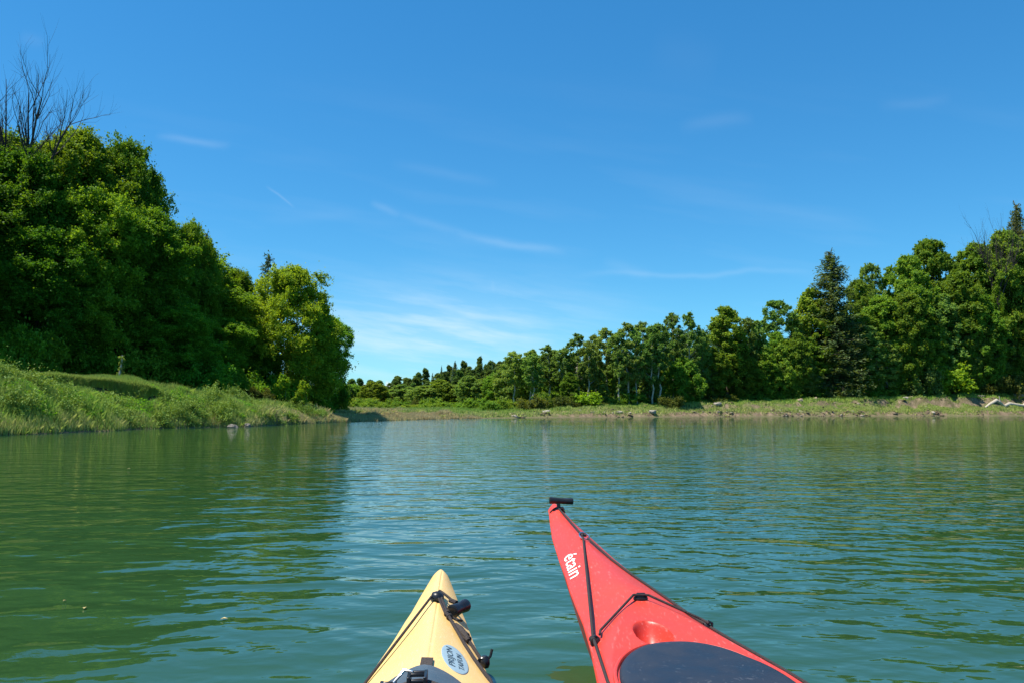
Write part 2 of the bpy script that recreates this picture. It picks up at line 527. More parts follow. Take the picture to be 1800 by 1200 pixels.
def clump_leaves(rng, clumps, n, size, spray=.72, shell=.55, flat=.3, nsub=9, reach=1.0):
    """leaves set along short leafy twigs that fan out and up from every clump [(centre, radius)], some loose in between"""
    c = np.array([q[0] for q in clumps]); r = np.array([q[1] for q in clumps])
    w = r ** 2 / (r ** 2).sum()
    idx = rng.choice(len(c), n, p=w)
    mid = c.mean(0)
    outw = c - mid; outw[:, 2] *= .3
    outw /= (np.linalg.norm(outw, axis=1, keepdims=True) + 1e-6)
    sd = rng.normal(size=(len(c), nsub, 3)) + outw[:, None] * .55 + np.array([0, 0, .38])
    sd /= np.linalg.norm(sd, axis=2, keepdims=True)
    ln = (.7 + .95 * rng.random((len(c), nsub)) ** 1.6) * reach
    k = rng.integers(0, nsub, n)
    t = rng.random(n) ** .8
    jit = rng.normal(size=(n, 3)) * (.24 - .15 * t)[:, None]
    droop = np.zeros((n, 3)); droop[:, 2] = -.22 * t ** 2
    pos_s = sd[idx, k] * (.1 + t * ln[idx, k])[:, None] + jit + droop
    loose = rng.random(n) > spray
    pos = np.where(loose[:, None], rng.normal(size=(n, 3)) * .52, pos_s)
    C = c[idx] + pos * r[idx][:, None]
    A = sd[idx, k] * .35 + rng.normal(size=(n, 3)) * .55 + np.array([0, 0, flat])
    ctint = rng.random(len(c)); stint = rng.random((len(c), nsub))
    tint = np.clip(.30 * ctint[idx] + .30 * stint[idx, k] + .40 * rng.random(n), 0, 1)
    s = size * rng.uniform(.65, 1.35, n)
    return rhombs(C, A, s, s * rng.uniform(.5, .8, n), rng), tint


def wobble(a, b, rng, n=6, amp=.06, sag=0.0):
    a, b = np.array(a, float), np.array(b, float)
    L = np.linalg.norm(b - a)
    ts = np.linspace(0, 1, n)
    off = rng.normal(size=(n, 3)) * amp * L * .5
    off[0] = 0; off[-1] = 0
    pts = a + ts[:, None] * (b - a) + off * np.sin(ts * math.pi)[:, None]
    pts[:, 2] += sag * L * np.sin(ts * math.pi)
    return [tuple(p) for p in pts]


def limbs(mb, rng, trunk, clumps, r0, count, thin=.3):
    tz = np.array([p[2] for p in trunk])
    pick = rng.choice(len(clumps), min(count, len(clumps)), replace=False)
    for i in pick:
        c, r = clumps[i]
        hz = max(tz[1] * .6, c[2] - .55 * math.hypot(c[0], c[1]) - .3 * r)
        hz = min(hz, tz[-1] * .95)
        p0 = [np.interp(hz, tz, [p[k] for p in trunk]) for k in range(3)]
        rad = r0 * thin * (1 - .5 * hz / tz[-1]) + .012
        pts = wobble(p0, c, rng, 6, .10, -.05)
        mb.tube(pts, list(np.linspace(rad, rad * .25, len(pts))), 5, cap=False)


PROTO = {}


def register(kind, trunk_me, crown_me, H, Rr):
    PROTO[kind] = (trunk_me, crown_me, H, Rr)


def mesh_from_mb(name, mb, mat):
    o = mb.build(name, mat)
    me = o.data
    bpy.data.objects.remove(o)
    me.name = name
    return me


def make_broadleaf(kind, seed, H, Rr, base, n, size, mat, bark='bark', nclump=70, peak=.45, cr=(.2, .34), top_pow=1.8, trunk_r=.16, lean=.0, inner=.35, spray=.45, extra=None, limbn=22):
    rng = np.random.default_rng(seed)
    clumps = []
    asym = rng.uniform(0, 6.28)
    lob = [(rng.uniform(0, 6.283), rng.uniform(.1, .95), rng.uniform(.5, .9)) for _ in range(9)]
    while len(clumps) < nclump:
        h = rng.random() ** .85
        e = 1 - abs((h - peak) / ((1 - peak) if h > peak else (peak + .25))) ** top_pow
        e = max(.04, e) ** .55
        a = rng.uniform(0, 2 * math.pi)
        q = rng.uniform(.72, 1.02) if rng.random() > inner else rng.uniform(.05, .75)
        rad = Rr * e * q
        lump = sum(w * math.exp(-(2 * (1 - math.cos(a - la)) * 1.6 + ((h - lh) / .16) ** 2)) for la, lh, w in lob)
        rad *= .80 + .26 * min(1, lump) + .10 * math.sin(a + asym)
        z = base + (H - base) * h
        r = Rr * rng.uniform(*cr)
        z = min(z, H - r * .8)
        if q > .72 and lump < .12 and rng.random() < .45:
            continue                              # hollows between the boughs
        clumps.append((np.array([rad * math.cos(a) + lean * h * Rr, rad * math.sin(a), z]), r))
    if extra:
        clumps += [(np.array(c), r) for c, r in extra]
    V, t = clump_leaves(rng, clumps, n, size)
    mb = MB()
    trunk = wobble((0, 0, -.4), (lean * Rr * .7, 0, H * .88), rng, 8, .03)
    mb.tube(trunk, list(np.linspace(trunk_r, trunk_r * .2, 8)), 8)
    limbs(mb, rng, trunk, clumps, trunk_r, limbn)
    register(kind, mesh_from_mb('trunk', mb, M[bark]), leaf_mesh('crown', V, t, M[mat]), H, Rr)


def make_ash(kind, seed, H, Rr, n, size, bare=.45, twin=False):
    """tall slim tree: long pale trunk, tufted airy crown, scraps of leaves on the stem"""
    rng = np.random.default_rng(seed)
    mb = MB(); clumps = []
    stems = [((0, 0, -.4), (rng.uniform(-.4, .4), rng.uniform(-.3, .3), H * .93))]
    if twin:
        stems.append(((.15, 0, -.4), (rng.uniform(.9, 1.4), .2, H * .86)))
    for a, b in stems:
        tr = wobble(a, b, rng, 9, .025)
        mb.tube(tr, list(np.linspace(.16, .04, 9)), 7)
        tz = [p[2] for p in tr]
        mine = []
        top = b[2]
        for _ in range(95 if not twin else 60):
            h = rng.uniform(bare, 1.02)
            e = math.sin(math.pi * min(1, .18 + .8 * ((h - bare) / (1.02 - bare)) ** 1.1)) ** .7
            an = rng.uniform(0, 6.283)
            q = Rr * e * rng.uniform(.25, 1.0)
            z = top * h
            x0 = np.interp(z, tz, [p[0] for p in tr]); y0 = np.interp(z, tz, [p[1] for p in tr])
            mine.append((np.array([x0 + q * math.cos(an), y0 + q * math.sin(an), z]), rng.uniform(.26, .46)))
        limbs(mb, rng, tr, mine, .15, 24, .32)
        for _ in range(5):
            z = rng.uniform(.1, bare) * top
            x0 = np.interp(z, tz, [p[0] for p in tr]); y0 = np.interp(z, tz, [p[1] for p in tr])
            mine.append((np.array([x0 + rng.normal() * .35, y0 + rng.normal() * .35, z]), rng.uniform(.2, .42)))
        clumps += mine
    V, t = clump_leaves(rng, clumps, n, size, .8)
    register(kind, mesh_from_mb('trunk', mb, M['bark_pale']), leaf_mesh('crown', V, t, M['leaf_ash']), H, Rr)


def make_conifer(kind, seed, H, Rr, mat, n_whorl=46, per=8, size=.5, droop=.35, bare=.08, density=1.0, power=.85, tip_open=True):
    rng = np.random.default_rng(seed)
    mb = MB()
    tr = wobble((0, 0, -.4), (0, 0, H), rng, 8, .008)
    mb.tube(tr, list(np.linspace(Rr * .075, .02, 8)), 7)
    Cs, As, Ls, T = [], [], [], []
    for w in range(n_whorl):
        h = min(1.0, max(bare, bare + (1 - bare) * (w / (n_whorl - 1)) + rng.normal() * .006))
        gap = rng.uniform(.55, 1.15)
        z = H * h
        rl = Rr * max(.02, (1 - h)) ** power * (1 if h > .25 else .8 + .8 * h)
        for b in range(per):
            an = rng.uniform(0, 6.283)
            L = rl * rng.uniform(.5, 1.12) * (gap if rng.random() < .6 else 1) + .12
            dr = droop * rng.uniform(.2, 1.7) * (1.15 - h)
            up = .35 * h
            m = max(3, int(L / size * 4.2 * density))
            ts = np.sort(rng.random(m)) ** .8
            x = L * ts
            zz = z + rng.normal() * H * .022 + x * up - dr * x + .12 * L * ts ** 3
            P = np.stack([x * math.cos(an), x * math.sin(an), zz], -1)
            side = rng.normal(size=m) * .16 * L * (.35 + .65 * (1 - ts))
            P[:, 0] += -math.sin(an) * side; P[:, 1] += math.cos(an) * side
            P[:, 2] -= np.abs(rng.normal(size=m)) * .45 * size * 2
            Cs.append(P)
            As.append(np.stack([rng.normal(size=m) * .8, rng.normal(size=m) * .8, np.full(m, .7)], -1))
            Ls.append(np.full(m, size) * rng.uniform(.6, 1.2, m))
            T.append(np.clip(rng.random() * .5 + rng.random(m) * .5, 0, 1))
            if b % 2 == 0:
                mb.tube([(0, 0, z), (P[m // 2][0] * .9, P[m // 2][1] * .9, np.interp(L * .5, x, zz)), (L * .9 * math.cos(an), L * .9 * math.sin(an), np.interp(L * .9, x, zz))],
                        [.012 * Rr + .01, .008 * Rr, .004], 4, cap=False)
    C = np.concatenate(Cs); A = np.concatenate(As); L = np.concatenate(Ls)
    V = rhombs(C, A, L, L * .32, rng)
    register(kind, mesh_from_mb('trunk', mb, M['bark']), leaf_mesh('crown', V, np.concatenate(T), M[mat]), H, Rr)


def make_bush(kind, seed, H, Rr, n, size, mat, nclump=22):
    rng = np.random.default_rng(seed)
    clumps = []
    for _ in range(nclump):
        a = rng.uniform(0, 6.283); q = Rr * math.sqrt(rng.random()) * .85
        z = H * rng.uniform(.12, .85) * (1 - .45 * (q / Rr) ** 2)
        clumps.append((np.array([q * math.cos(a), q * math.sin(a), z]), min(H, Rr) * rng.uniform(.2, .36)))
    V, t = clump_leaves(rng, clumps, n, size)
    mb = MB()
    for i in rng.choice(len(clumps), min(9, len(clumps)), replace=False):
        c, r = clumps[i]
        mb.tube(wobble((rng.normal() * .08, rng.normal() * .08, -.2), c, rng, 5, .1), list(np.linspace(.03, .008, 5)), 5, cap=False)
    register(kind, mesh_from_mb('stem', mb, M['bark']), leaf_mesh('foliage', V, t, M[mat]), H, Rr)


def make_dead(kind, seed, H):
    """bare-topped tree: long upright dead boughs with side twigs, ivy low down"""
    rng = np.random.default_rng(seed)
    mb = MB(); ends = []

    def grow(p, d, L, r, lvl):
        pts = [np.array(p)]; dd = np.array(d, float)
        n = 6
        for i in range(n):
            dd = dd + rng.normal(size=3) * .13 + np.array([0, 0, .07])
            dd /= np.linalg.norm(dd)
            pts.append(pts[-1] + dd * L / n)
        mb.tube([tuple(q) for q in pts], list(np.linspace(r, r * .3, n + 1)), 6 if lvl < 2 else 4, cap=False)
        ends.append(pts[-1])
        if lvl < 3:
            for k in range((5, 11, 8)[lvl]):
                i = int(rng.integers(2, n + 1))
                sd = dd + rng.normal(size=3) * (.55 if lvl else .4); sd[2] = abs(sd[2]) * .9 + .25
                sd /= np.linalg.norm(sd)
                grow(pts[i], sd, L * rng.uniform(.3, .55), r * (1 - .55 * i / n) * .45, lvl + 1)
    mb.tube(wobble((0, 0, -.4), (0, 0, H * .55), rng, 6, .02), list(np.linspace(.2, .13, 6)), 8, cap=False)
    for d, L in (((-.12, 0, 1), .47), ((.16, .1, 1), .42), ((.5, -.1, .85), .36), ((-.4, .1, .9), .38), ((.05, -.2, 1), .40)):
        grow((0, 0, H * .53), d, H * L, .13, 1)
    clumps = [(np.array([rng.normal() * .5, rng.normal() * .5, rng.uniform(.25, .72) * H]), rng.uniform(.4, .75)) for _ in range(26)]
    V, t = clump_leaves(rng, clumps, 7000, .16, .6)
    register(kind, mesh_from_mb('trunk', mb, M['bark_dead']), leaf_mesh('ivy', V, t, M['leaf_near']), H, 1.5)


make_broadleaf('near_a', 11, 13, 3.3, 3.2, 150000, .135, 'leaf_near', peak=.5, nclump=300, cr=(.12, .22))
make_broadleaf('near_b', 12, 13, 3.0, 4.0, 140000, .135, 'leaf_near', peak=.6, nclump=290, cr=(.12, .22))
make_broadleaf('near_c', 13, 12, 3.6, 2.4, 150000, .135, 'leaf_near', peak=.4, nclump=320, cr=(.11, .2))
make_broadleaf('round_tree', 14, 10.5, 3.9, .3, 150000, .14, 'leaf_young', peak=.48, nclump=420, cr=(.09, .17), top_pow=2.4,
               extra=[((3.6, -.6, 5.6), .8), ((3.9, .3, 3.6), .9), ((3.4, -1.0, 2.4), .8), ((2.4, -.5, 9.6), .7)])
make_broadleaf('far_a', 21, 24, 6.5, 1.0, 120000, .33, 'leaf_far', peak=.42, nclump=330, cr=(.075, .14), trunk_r=.3)
make_broadleaf('far_b', 22, 24, 5.6, 1.5, 110000, .32, 'leaf_far', peak=.55, nclump=310, cr=(.08, .15), trunk_r=.3)
make_broadleaf('far_c', 23, 20, 5.2, .5, 105000, .30, 'leaf_far', peak=.33, nclump=300, cr=(.08, .15), trunk_r=.26)
make_broadleaf('slim_a', 24, 14, 2.5, .4, 60000, .22, 'leaf_far', peak=.45, nclump=220, cr=(.12, .22), trunk_r=.16)
make_broadleaf('slim_b', 25, 14, 2.3, .8, 50000, .22, 'leaf_ash', 'bark_pale', peak=.55, nclump=200, cr=(.12, .22), trunk_r=.15)
make_broadleaf('mid_a', 27, 8, 3.3, .2, 48000, .23, 'leaf_far', peak=.4, nclump=210, cr=(.10, .18), trunk_r=.15)
make_broadleaf('mid_b', 28, 9, 3.1, .4, 45000, .23, 'leaf_ash', peak=.5, nclump=190, cr=(.10, .18), trunk_r=.15)
make_broadleaf('airy', 26, 20, 4.2, 6.5, 36000, .28, 'leaf_ash', peak=.5, nclump=150, cr=(.08, .15), trunk_r=.24, limbn=60, inner=.2)
make_broadleaf('dist_a', 71, 13, 2.3, .3, 22000, .36, 'leaf_hazed', peak=.4, nclump=130, cr=(.14, .24), trunk_r=.15)
make_broadleaf('dist_b', 72, 13, 2.0, .5, 20000, .36, 'leaf_hazed', 'bark_pale', peak=.5, nclump=120, cr=(.14, .24), trunk_r=.15)
make_ash('ash_a', 31, 13.5, 2.4, 27000, .19, .40)
make_ash('ash_b', 32, 13.5, 2.2, 25000, .19, .44)
make_ash('ash_c', 33, 13.5, 2.3, 30000, .19, .42, twin=True)
make_ash('ash_d', 34, 13.5, 2.6, 32000, .19, .32)
make_conifer('spruce_big', 41, 24, 4.6, 'needle', 60, 12, .46, .36, .04, 1.7, .60)
make_conifer('spruce', 42, 14, 2.3, 'needle_blue', 34, 9, .42, .34, .06, 1.3, .7)
make_conifer('pine', 43, 12, 2.0, 'needle_blue', 18, 7, .42, -.05, .45, 1.1, .5)
make_bush('bush_a', 51, 3.0, 2.2, 5200, .24, 'leaf_far')
make_bush('bush_b', 52, 3.4, 1.8, 5000, .24, 'leaf_young')
make_bush('bush_c', 53, 2.4, 2.2, 5000, .22, 'leaf_olive')
make_bush('bush_pale', 54, 3.6, 2.8, 7000, .26, 'leaf_pale')
make_bush('near_bush', 55, 2.0, 1.2, 9000, .11, 'leaf_olive', 26)
make_bush('sapling', 56, 2.6, .75, 5200, .15, 'leaf_young', 20)
make_bush('understory', 57, 3.2, 2.2, 9000, .18, 'leaf_near', 30)
make_dead('dead', 61, 17)

_used = {}
prng = random.Random(5)


def plant(kind, x, y, H=None, width=None, name='tree', label='', cat='tree', group=None, z=None, rz=None, parts=('trunk', 'crown')):
    tm, cm, h0, r0 = PROTO[kind]
    if z is None:
        z = gz(x, y)
    s = (H / h0) if H else 1.0
    sx = (width / (2 * r0)) if width else s
    t = empty(name, (x, y, z), prng.uniform(0, 6.283) if rz is None else rz)
    t.scale = (sx, sx, s)
    a = bpy.data.objects.new(parts[0], tm); link(a, t)
    b = bpy.data.objects.new(parts[1], cm); link(b, t)
    tag(t, label, cat, group)
    return t


def seen(kind, px, top, d, wpx, **kw):
    """stand a tree at real distance d so that its size matches what the photograph measures"""
    x = (px - 900) / FPX * d
    z = gz(x, d)
    zt = CAM_H + (HORIZON - top) / FPX * d
    if kind[:3] == 'ash':
        zt += .05 * (zt - z); wpx *= 1.18
    if kind in ('slim_a', 'slim_b') and (zt - z) < 1.5 * wpx / FPX * d:
        kind = {'slim_a': 'mid_a', 'slim_b': 'mid_b'}[kind]          # squat trees get a rounder crown
    return plant(kind, x, d, max(1.0, zt - z), wpx / FPX * d, z=z, **kw)


# ------------------------------------------------------------------ left bank trees
LG = 'trees on the near left bank'
for k, px, top, d, w, name, lab in [
    ('near_a', 28, 262, 48.5, 190, 'broadleaf_tree', 'leafy tree with bare dead boughs rising out of its top, at the left edge'),
    ('near_b', 112, 228, 52, 190, 'broadleaf_tree', 'tallest bright green tree of the left bank, right of the bare boughs'),
    ('near_c', 205, 246, 55, 170, 'broadleaf_tree', 'dark crown overhanging to the right at the top of the left wood'),
    ('near_a', 150, 330, 49.5, 190, 'broadleaf_tree', 'shaded tree below the tallest crown of the left wood, above the long grass hummock'),
    ('near_b', 245, 370, 53, 160, 'broadleaf_tree', 'sunlit tree stepping down below the dark overhanging crown'),
    ('near_c', 325, 394, 58, 120, 'broadleaf_tree', 'light leaved tree at the right shoulder of the left wood, beside a conifer tip'),
    ('near_a', 60, 400, 46.5, 190, 'broadleaf_tree', 'dark shaded tree rising straight behind the leftmost grass hummock'),
    ('near_c', 300, 530, 53.5, 160, 'broadleaf_tree', 'low shaded tree behind the end of the long grass hummock'),
    ('near_b', 378, 560, 58, 120, 'broadleaf_tree', 'low tree in the gap between the left wood and the round bright tree'),
    ('near_a', 405, 474, 68, 100, 'broadleaf_tree', 'dark green domed tree behind, left of the small pine'),
    ('round_tree', 508, 473, 66, 178, 'broadleaf_tree', 'big round bright green tree standing at the right end of the left bank wood'),
    ('near_b', 574, 560, 70, 84, 'broadleaf_tree', 'dark drooping tree at the very right end of the left bank wood'),
    ('near_c', 442, 590, 64, 110, 'broadleaf_tree', 'small leafy tree tucked against the left side of the round bright tree'),
]:
    seen(k, px, top, d, w, name=name, label=lab, group=LG, rz=(0.0 if k == 'round_tree' else None))
seen('dead', 16, 114, 48, 78, name='dead_topped_tree', label='bare dark dead boughs against the sky above the left edge trees', group=LG, rz=.4, parts=('trunk', 'ivy'))
seen('pine', 467, 448, 74, 92, name='pine_tree', label='small blue green pine tip between the domed tree and the round bright tree', group=LG)
seen('spruce_big', 356, 412, 61, 95, name='spruce_tree', label='dark spruce with its side branches showing at the right edge of the left wood', group=LG)
# rows behind, which close the wood
BL = 'one of the shaded trees filling the left wood behind, some added unseen for shade'
for px, top, d in [(-170, 200, 42), (-60, 300, 46), (-300, 180, 45), (-60, 215, 50), (60, 330, 56), (130, 360, 58), (190, 340, 60), (260, 390, 62), (330, 450, 62), (-180, 250, 55), (0, 280, 52)]:
    seen(prng.choice(['near_a', 'near_b', 'near_c']), px, top, d, 240, name='broadleaf_tree', label=BL, group='trees behind in the left wood')
for x_, y_, h_ in [(-34.2, 40.5, 16.5), (-35.6, 45, 17), (-38.4, 49, 17), (-39, 43, 18), (-36, 36, 16)]:  # unseen trees beyond the left edge, added to shade the left wood
    plant(prng.choice(['near_a', 'near_b']), x_, y_, h_, 7.5, name='broadleaf_tree', label=BL, group='trees behind in the left wood')
for px, top, d, w in [(60, 570, 44.5, 105), (130, 590, 48.5, 105), (190, 600, 50, 105), (250, 600, 51, 105), (310, 610, 53.5, 105), (365, 620, 53, 110), (420, 640, 56, 90), (480, 650, 63, 90), (545, 650, 67, 90), (20, 560, 43.5, 115), (590, 655, 72, 60), (100, 555, 58, 130), (170, 555, 61, 130), (235, 565, 63, 130), (300, 575, 65, 130), (40, 555, 55, 130), (360, 585, 67, 120)]:
    seen('understory', px, top, d, w, name='shrub', label='one of the dark shaded shrubs under the trees of the left wood', cat='shrub', group='shrubs under the left wood', parts=('stem', 'foliage'))
seen('near_bush', 461, 672, 54.5, 50, name='shrub', label='olive bush with a dark underside on the left bank slope', cat='shrub', parts=('stem', 'foliage'))
seen('sapling', 497, 652, 58.5, 32, name='sapling', label='taller of two pale green saplings before the round bright tree', cat='sapling', group='saplings on the left bank', parts=('stem', 'foliage'))
seen('sapling', 533, 664, 59.5, 32, name='sapling', label='right hand and shorter of two pale green saplings before the round bright tree', cat='sapling', group='saplings on the left bank', parts=('stem', 'foliage'))
seen('near_bush', 541, 700, 60, 34, name='shrub', label='low brownish bush at the foot of the shorter pale sapling', cat='shrub', parts=('stem', 'foliage'))
# ivy-clad sunlit trunk in front of the dark wood
mb = MB()
xx, yy_ = (207 - 900) / FPX * 45.5, 45.5
mb.tube(wobble((0, 0, -.3), (.22, 0, 1.75), np.random.default_rng(4), 6, .03), [.08, .075, .07, .06, .05, .03], 7)
t = empty('slender_tree', (xx, yy_, gz(xx, yy_)))
tag(t, 'thin pale ivied trunk before the dark left wood above the long hummock', 'tree')
mb.build('trunk', M['bark_pale'], t)
rg = np.random.default_rng(8)
V, tt = clump_leaves(rg, [(np.array([.022 * i + rg.normal() * .04, rg.normal() * .06, .15 + .16 * i]), .13) for i in range(10)], 900, .09)
obj('ivy', leaf_mesh('ivy', V, tt, M['leaf_pale']), t)

# ------------------------------------------------------------------ far bank trees
FG = 'front row trees of the far bank'
for k, px, top, d, w, name, lab in [
    ('slim_a', 622, 676, 150, 60, 'broadleaf_tree', 'leftmost low tree of the far wood, just right of the near round tree'),
    ('slim_a', 655, 671, 145, 62, 'broadleaf_tree', 'low domed tree of the far wood left of the little white cloud'),
    ('slim_b', 708, 676, 150, 60, 'broadleaf_tree', 'low tree of the far wood right of the little white cloud'),
    ('ash_b', 906, 618, 122, 42, 'ash_tree', 'slim pale trunked ash at the left end of the far tall row'),
    ('ash_a', 930, 616, 124, 42, 'ash_tree', 'slim ash between the first one and the twin stemmed ash'),
    ('ash_c', 964, 608, 121, 52, 'ash_tree', 'twin stemmed ash with a wide tufted crown and two pale trunks'),
    ('ash_d', 1018, 589, 119, 52, 'ash_tree', 'ash with a dense dark rounded crown, first after the notch of sky'),
    ('ash_b', 1048, 590, 124, 34, 'ash_tree', 'thin ash right beside the one with the dense dark rounded crown'),
    ('ash_a', 1068, 580, 121, 46, 'ash_tree', 'ash with a pale tip rising over the gap that shows the distant hill'),
    ('ash_d', 1105, 570, 119, 56, 'ash_tree', 'broad leafy ash crown standing over several bare pale stems'),
    ('ash_c', 1130, 568, 123, 50, 'ash_tree', 'slender double ash just right of the broad leafy crown'),
    ('ash_b', 1158, 571, 120, 46, 'ash_tree', 'thin see-through ash whose straight pale trunk shows almost to the shrubs'),
    ('ash_a', 1184, 552, 125, 40, 'ash_tree', 'left half of the tallest pair of crowns in the ash row'),
    ('ash_d', 1208, 553, 126, 50, 'ash_tree', 'right half of the tallest pair of crowns in the ash row, leaning right'),
    ('slim_b', 1235, 584, 128, 36, 'broadleaf_tree', 'small light tree filling the dip right of the tallest ash pair'),
    ('slim_a', 1200, 630, 124, 72, 'broadleaf_tree', 'bushy bright lower tree below the tallest ash pair'),
    ('slim_a', 1276, 540, 131.0, 74, 'broadleaf_tree', 'tall column shaped bright green tree midway along the far bank'),
    ('ash_b', 1316, 560, 134.0, 40, 'ash_tree', 'thin greyish half bare tree beside the bright green column'),
    ('slim_b', 1332, 566, 135.0, 40, 'broadleaf_tree', 'narrow dark tree between the half bare one and the fan shaped crown'),
    ('airy', 1368, 529, 142.0, 84, 'broadleaf_tree', 'tree with an open fan shaped crown and forked limbs showing sky'),
    ('slim_a', 1372, 600, 137.0, 76, 'broadleaf_tree', 'leafy lower tree in front of the open fan shaped crown'),
    ('slim_a', 1427, 508, 143.0, 76, 'broadleaf_tree', 'tall leafy tree pressed against the left side of the big spruce'),
    ('airy', 1534, 464, 152.0, 66, 'broadleaf_tree', 'small open crowned tree just right of the spruce tip'),
    ('far_b', 1512, 492, 150.0, 70, 'broadleaf_tree', 'dark green tree close behind the right flank of the big spruce'),
    ('far_c', 1556, 520, 146.0, 100, 'broadleaf_tree', 'bright tree sweeping to the ground right of the big spruce'),
    ('far_a', 1600, 452, 151.0, 110, 'broadleaf_tree', 'rounded sunlit tree starting the high wood right of the spruce'),
    ('far_a', 1648, 422, 156.0, 130, 'broadleaf_tree', 'broad olive green dome, highest of the wood before the right edge'),
    ('far_c', 1690, 478, 151.0, 120, 'broadleaf_tree', 'yellowish sunlit tree in front of the broad olive dome'),
    ('far_b', 1722, 428, 155.0, 110, 'broadleaf_tree', 'tall bright tree between the olive dome and the right edge of the wood'),
    ('far_a', 1772, 408, 154.0, 120, 'broadleaf_tree', 'large sunlit tree with a bare pale stem near the right edge'),
    ('far_b', 1840, 400, 155.0, 130, 'broadleaf_tree', 'dark tree half cut by the right edge with deep shade beneath'),
    ('far_c', 1625, 590, 148.0, 90, 'broadleaf_tree', 'lower leafy tree behind the pale flowering shrub'),
]:
    seen(k, px, top, d, w, name=name, label=lab, group=FG)
seen('spruce_big', 1467, 444, 142, 165, name='spruce_tree', label='big dark brownish spruce with an open pointed top, tallest conifer of the far bank', group=FG)
seen('spruce_big', 1802, 360, 160, 120, name='spruce_tree', label='dark conifer top rising above the wood at the right edge', group=FG)
seen('dead', 1762, 395, 150, 30, name='bare_tree', label='faint bare twiggy treetop left of the conifer at the right edge', group=FG, parts=('trunk', 'ivy'))

YL = 'one of the slim leafy young trees lining the sunny edge of the far wood'
for px, top, w in [(1000, 655, 34), (1052, 650, 36), (1092, 648, 34), (1142, 650, 36), (1252, 610, 44), (1298, 600, 44), (1318, 628, 46), (1345, 612, 44), (1402, 586, 46), (1412, 620, 44), (1518, 612, 40),
                   (1532, 575, 50), (1560, 600, 50), (1586, 560, 54), (1640, 560, 54), (1662, 520, 62), (1706, 560, 58), (1738, 520, 64), (1765, 575, 56), (1795, 540, 60)]:
    d = np.interp(px, [1000, 1200, 1400, 1600, 1800], [116, 124, 136, 145, 153]) + prng.uniform(-.5, 1.5)
    seen(prng.choice(['slim_a', 'slim_b', 'slim_a']), px, top, d, w, name='young_tree', label=YL, group='young trees along the far wood edge')
for px, top, d, w in [(938, 622, 118, 38), (990, 612, 118, 34), (1036, 600, 117, 36), (1086, 585, 118, 38), (1120, 580, 119, 36), (1146, 575, 119, 38)]:
    seen(prng.choice(['ash_a', 'ash_b']), px, top, d, w, name='ash_tree', label='one of the thin pale stemmed ashes filling the tall row on the far bank', group='thin ashes of the far row')
SL = 'one of the leafy trees closing the far wood behind its front row'
for px in range(740, 1960, 26):
    lim = np.interp(px, [740, 900, 1000, 1230, 1300, 1400, 1500, 1600, 1960], [672, 645, 638, 612, 600, 585, 560, 520, 470])
    d = np.interp(px, [740, 900, 1200, 1960], [138, 132, 131, 160]) + prng.uniform(-3, 6)
    seen(prng.choice(['slim_a', 'slim_b', 'slim_a'] if px < 1500 else ['far_a', 'far_b', 'far_c']), px + prng.uniform(-8, 8), lim + prng.uniform(-9, 14), d,
         prng.uniform(44, 64) if px < 1500 else prng.uniform(70, 96), name='broadleaf_tree', label=SL, group='trees behind the far bank front row')
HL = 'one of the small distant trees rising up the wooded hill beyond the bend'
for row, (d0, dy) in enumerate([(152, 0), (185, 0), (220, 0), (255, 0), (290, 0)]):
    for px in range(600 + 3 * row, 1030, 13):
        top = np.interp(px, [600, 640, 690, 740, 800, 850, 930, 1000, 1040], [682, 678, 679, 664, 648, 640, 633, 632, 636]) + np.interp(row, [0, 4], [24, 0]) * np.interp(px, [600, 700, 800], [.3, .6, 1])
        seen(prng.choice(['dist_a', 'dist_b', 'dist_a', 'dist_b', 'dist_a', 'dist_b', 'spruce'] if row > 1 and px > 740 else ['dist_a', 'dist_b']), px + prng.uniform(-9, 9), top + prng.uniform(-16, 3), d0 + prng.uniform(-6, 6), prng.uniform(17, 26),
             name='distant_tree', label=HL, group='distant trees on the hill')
seen('spruce_big', 800, 636, 262, 30, name='distant_spruce', label='single pointed spruce standing up on the skyline of the distant hill', cat='tree')

for px, top, d, w in [(604, 696, 84, 36), (630, 704, 92, 36), (657, 706, 100, 36), (690, 709, 106, 34), (720, 711, 110, 34), (752, 712, 113, 34), (644, 698, 116, 44), (706, 703, 122, 44), (772, 706, 122, 44)]:
    seen('bush_a', px, top, d, w, name='shrub', label='one of the low dark shrubs on the grassy bar right of the round tree', cat='shrub', group='shrubs on the bar at the bend', parts=('stem', 'foliage'))
# shrubs along the far bank
shr = random.Random(9)
SHL = {'bush_a': 'one of the dark green rounded shrubs along the top of the far bank', 'bush_b': 'one of the bright light green shrubs along the top of the far bank',
       'bush_c': 'one of the low olive shrubs along the top of the far bank'}
for px in list(range(600, 1820, 24)):
    D0 = np.interp(px, [600, 850, 1000, 1200, 1400, 1600, 1800], [135, 105, 112, 122.5, 135.5, 144.5, 151])
    k = shr.choice(['bush_a', 'bush_b', 'bush_c', 'bush_a'])
    hpx = shr.uniform(10, 22) if px < 900 else shr.uniform(14, 32) if px < 1450 else shr.uniform(14, 30)
    basey = np.interp(px, [600, 900, 1200, 1500, 1800], [716, 718, 716, 700, 692])
    seen(k, px + shr.uniform(-8, 8), basey - hpx, D0 + shr.uniform(0, 3), shr.uniform(30, 62), name='shrub', label=SHL[k], cat='shrub', group='shrubs along the far bank', parts=('stem', 'foliage'))
seen('bush_pale', 1622, 640, 143.5, 62, name='shrub', label='pale greyish flowering shrub at the foot of the high wood', cat='shrub', parts=('stem', 'foliage'))
seen('bush_b', 1668, 630, 146, 80, name='shrub', label='large bright shrub right of the pale flowering one', cat='shrub', parts=('stem', 'foliage'))
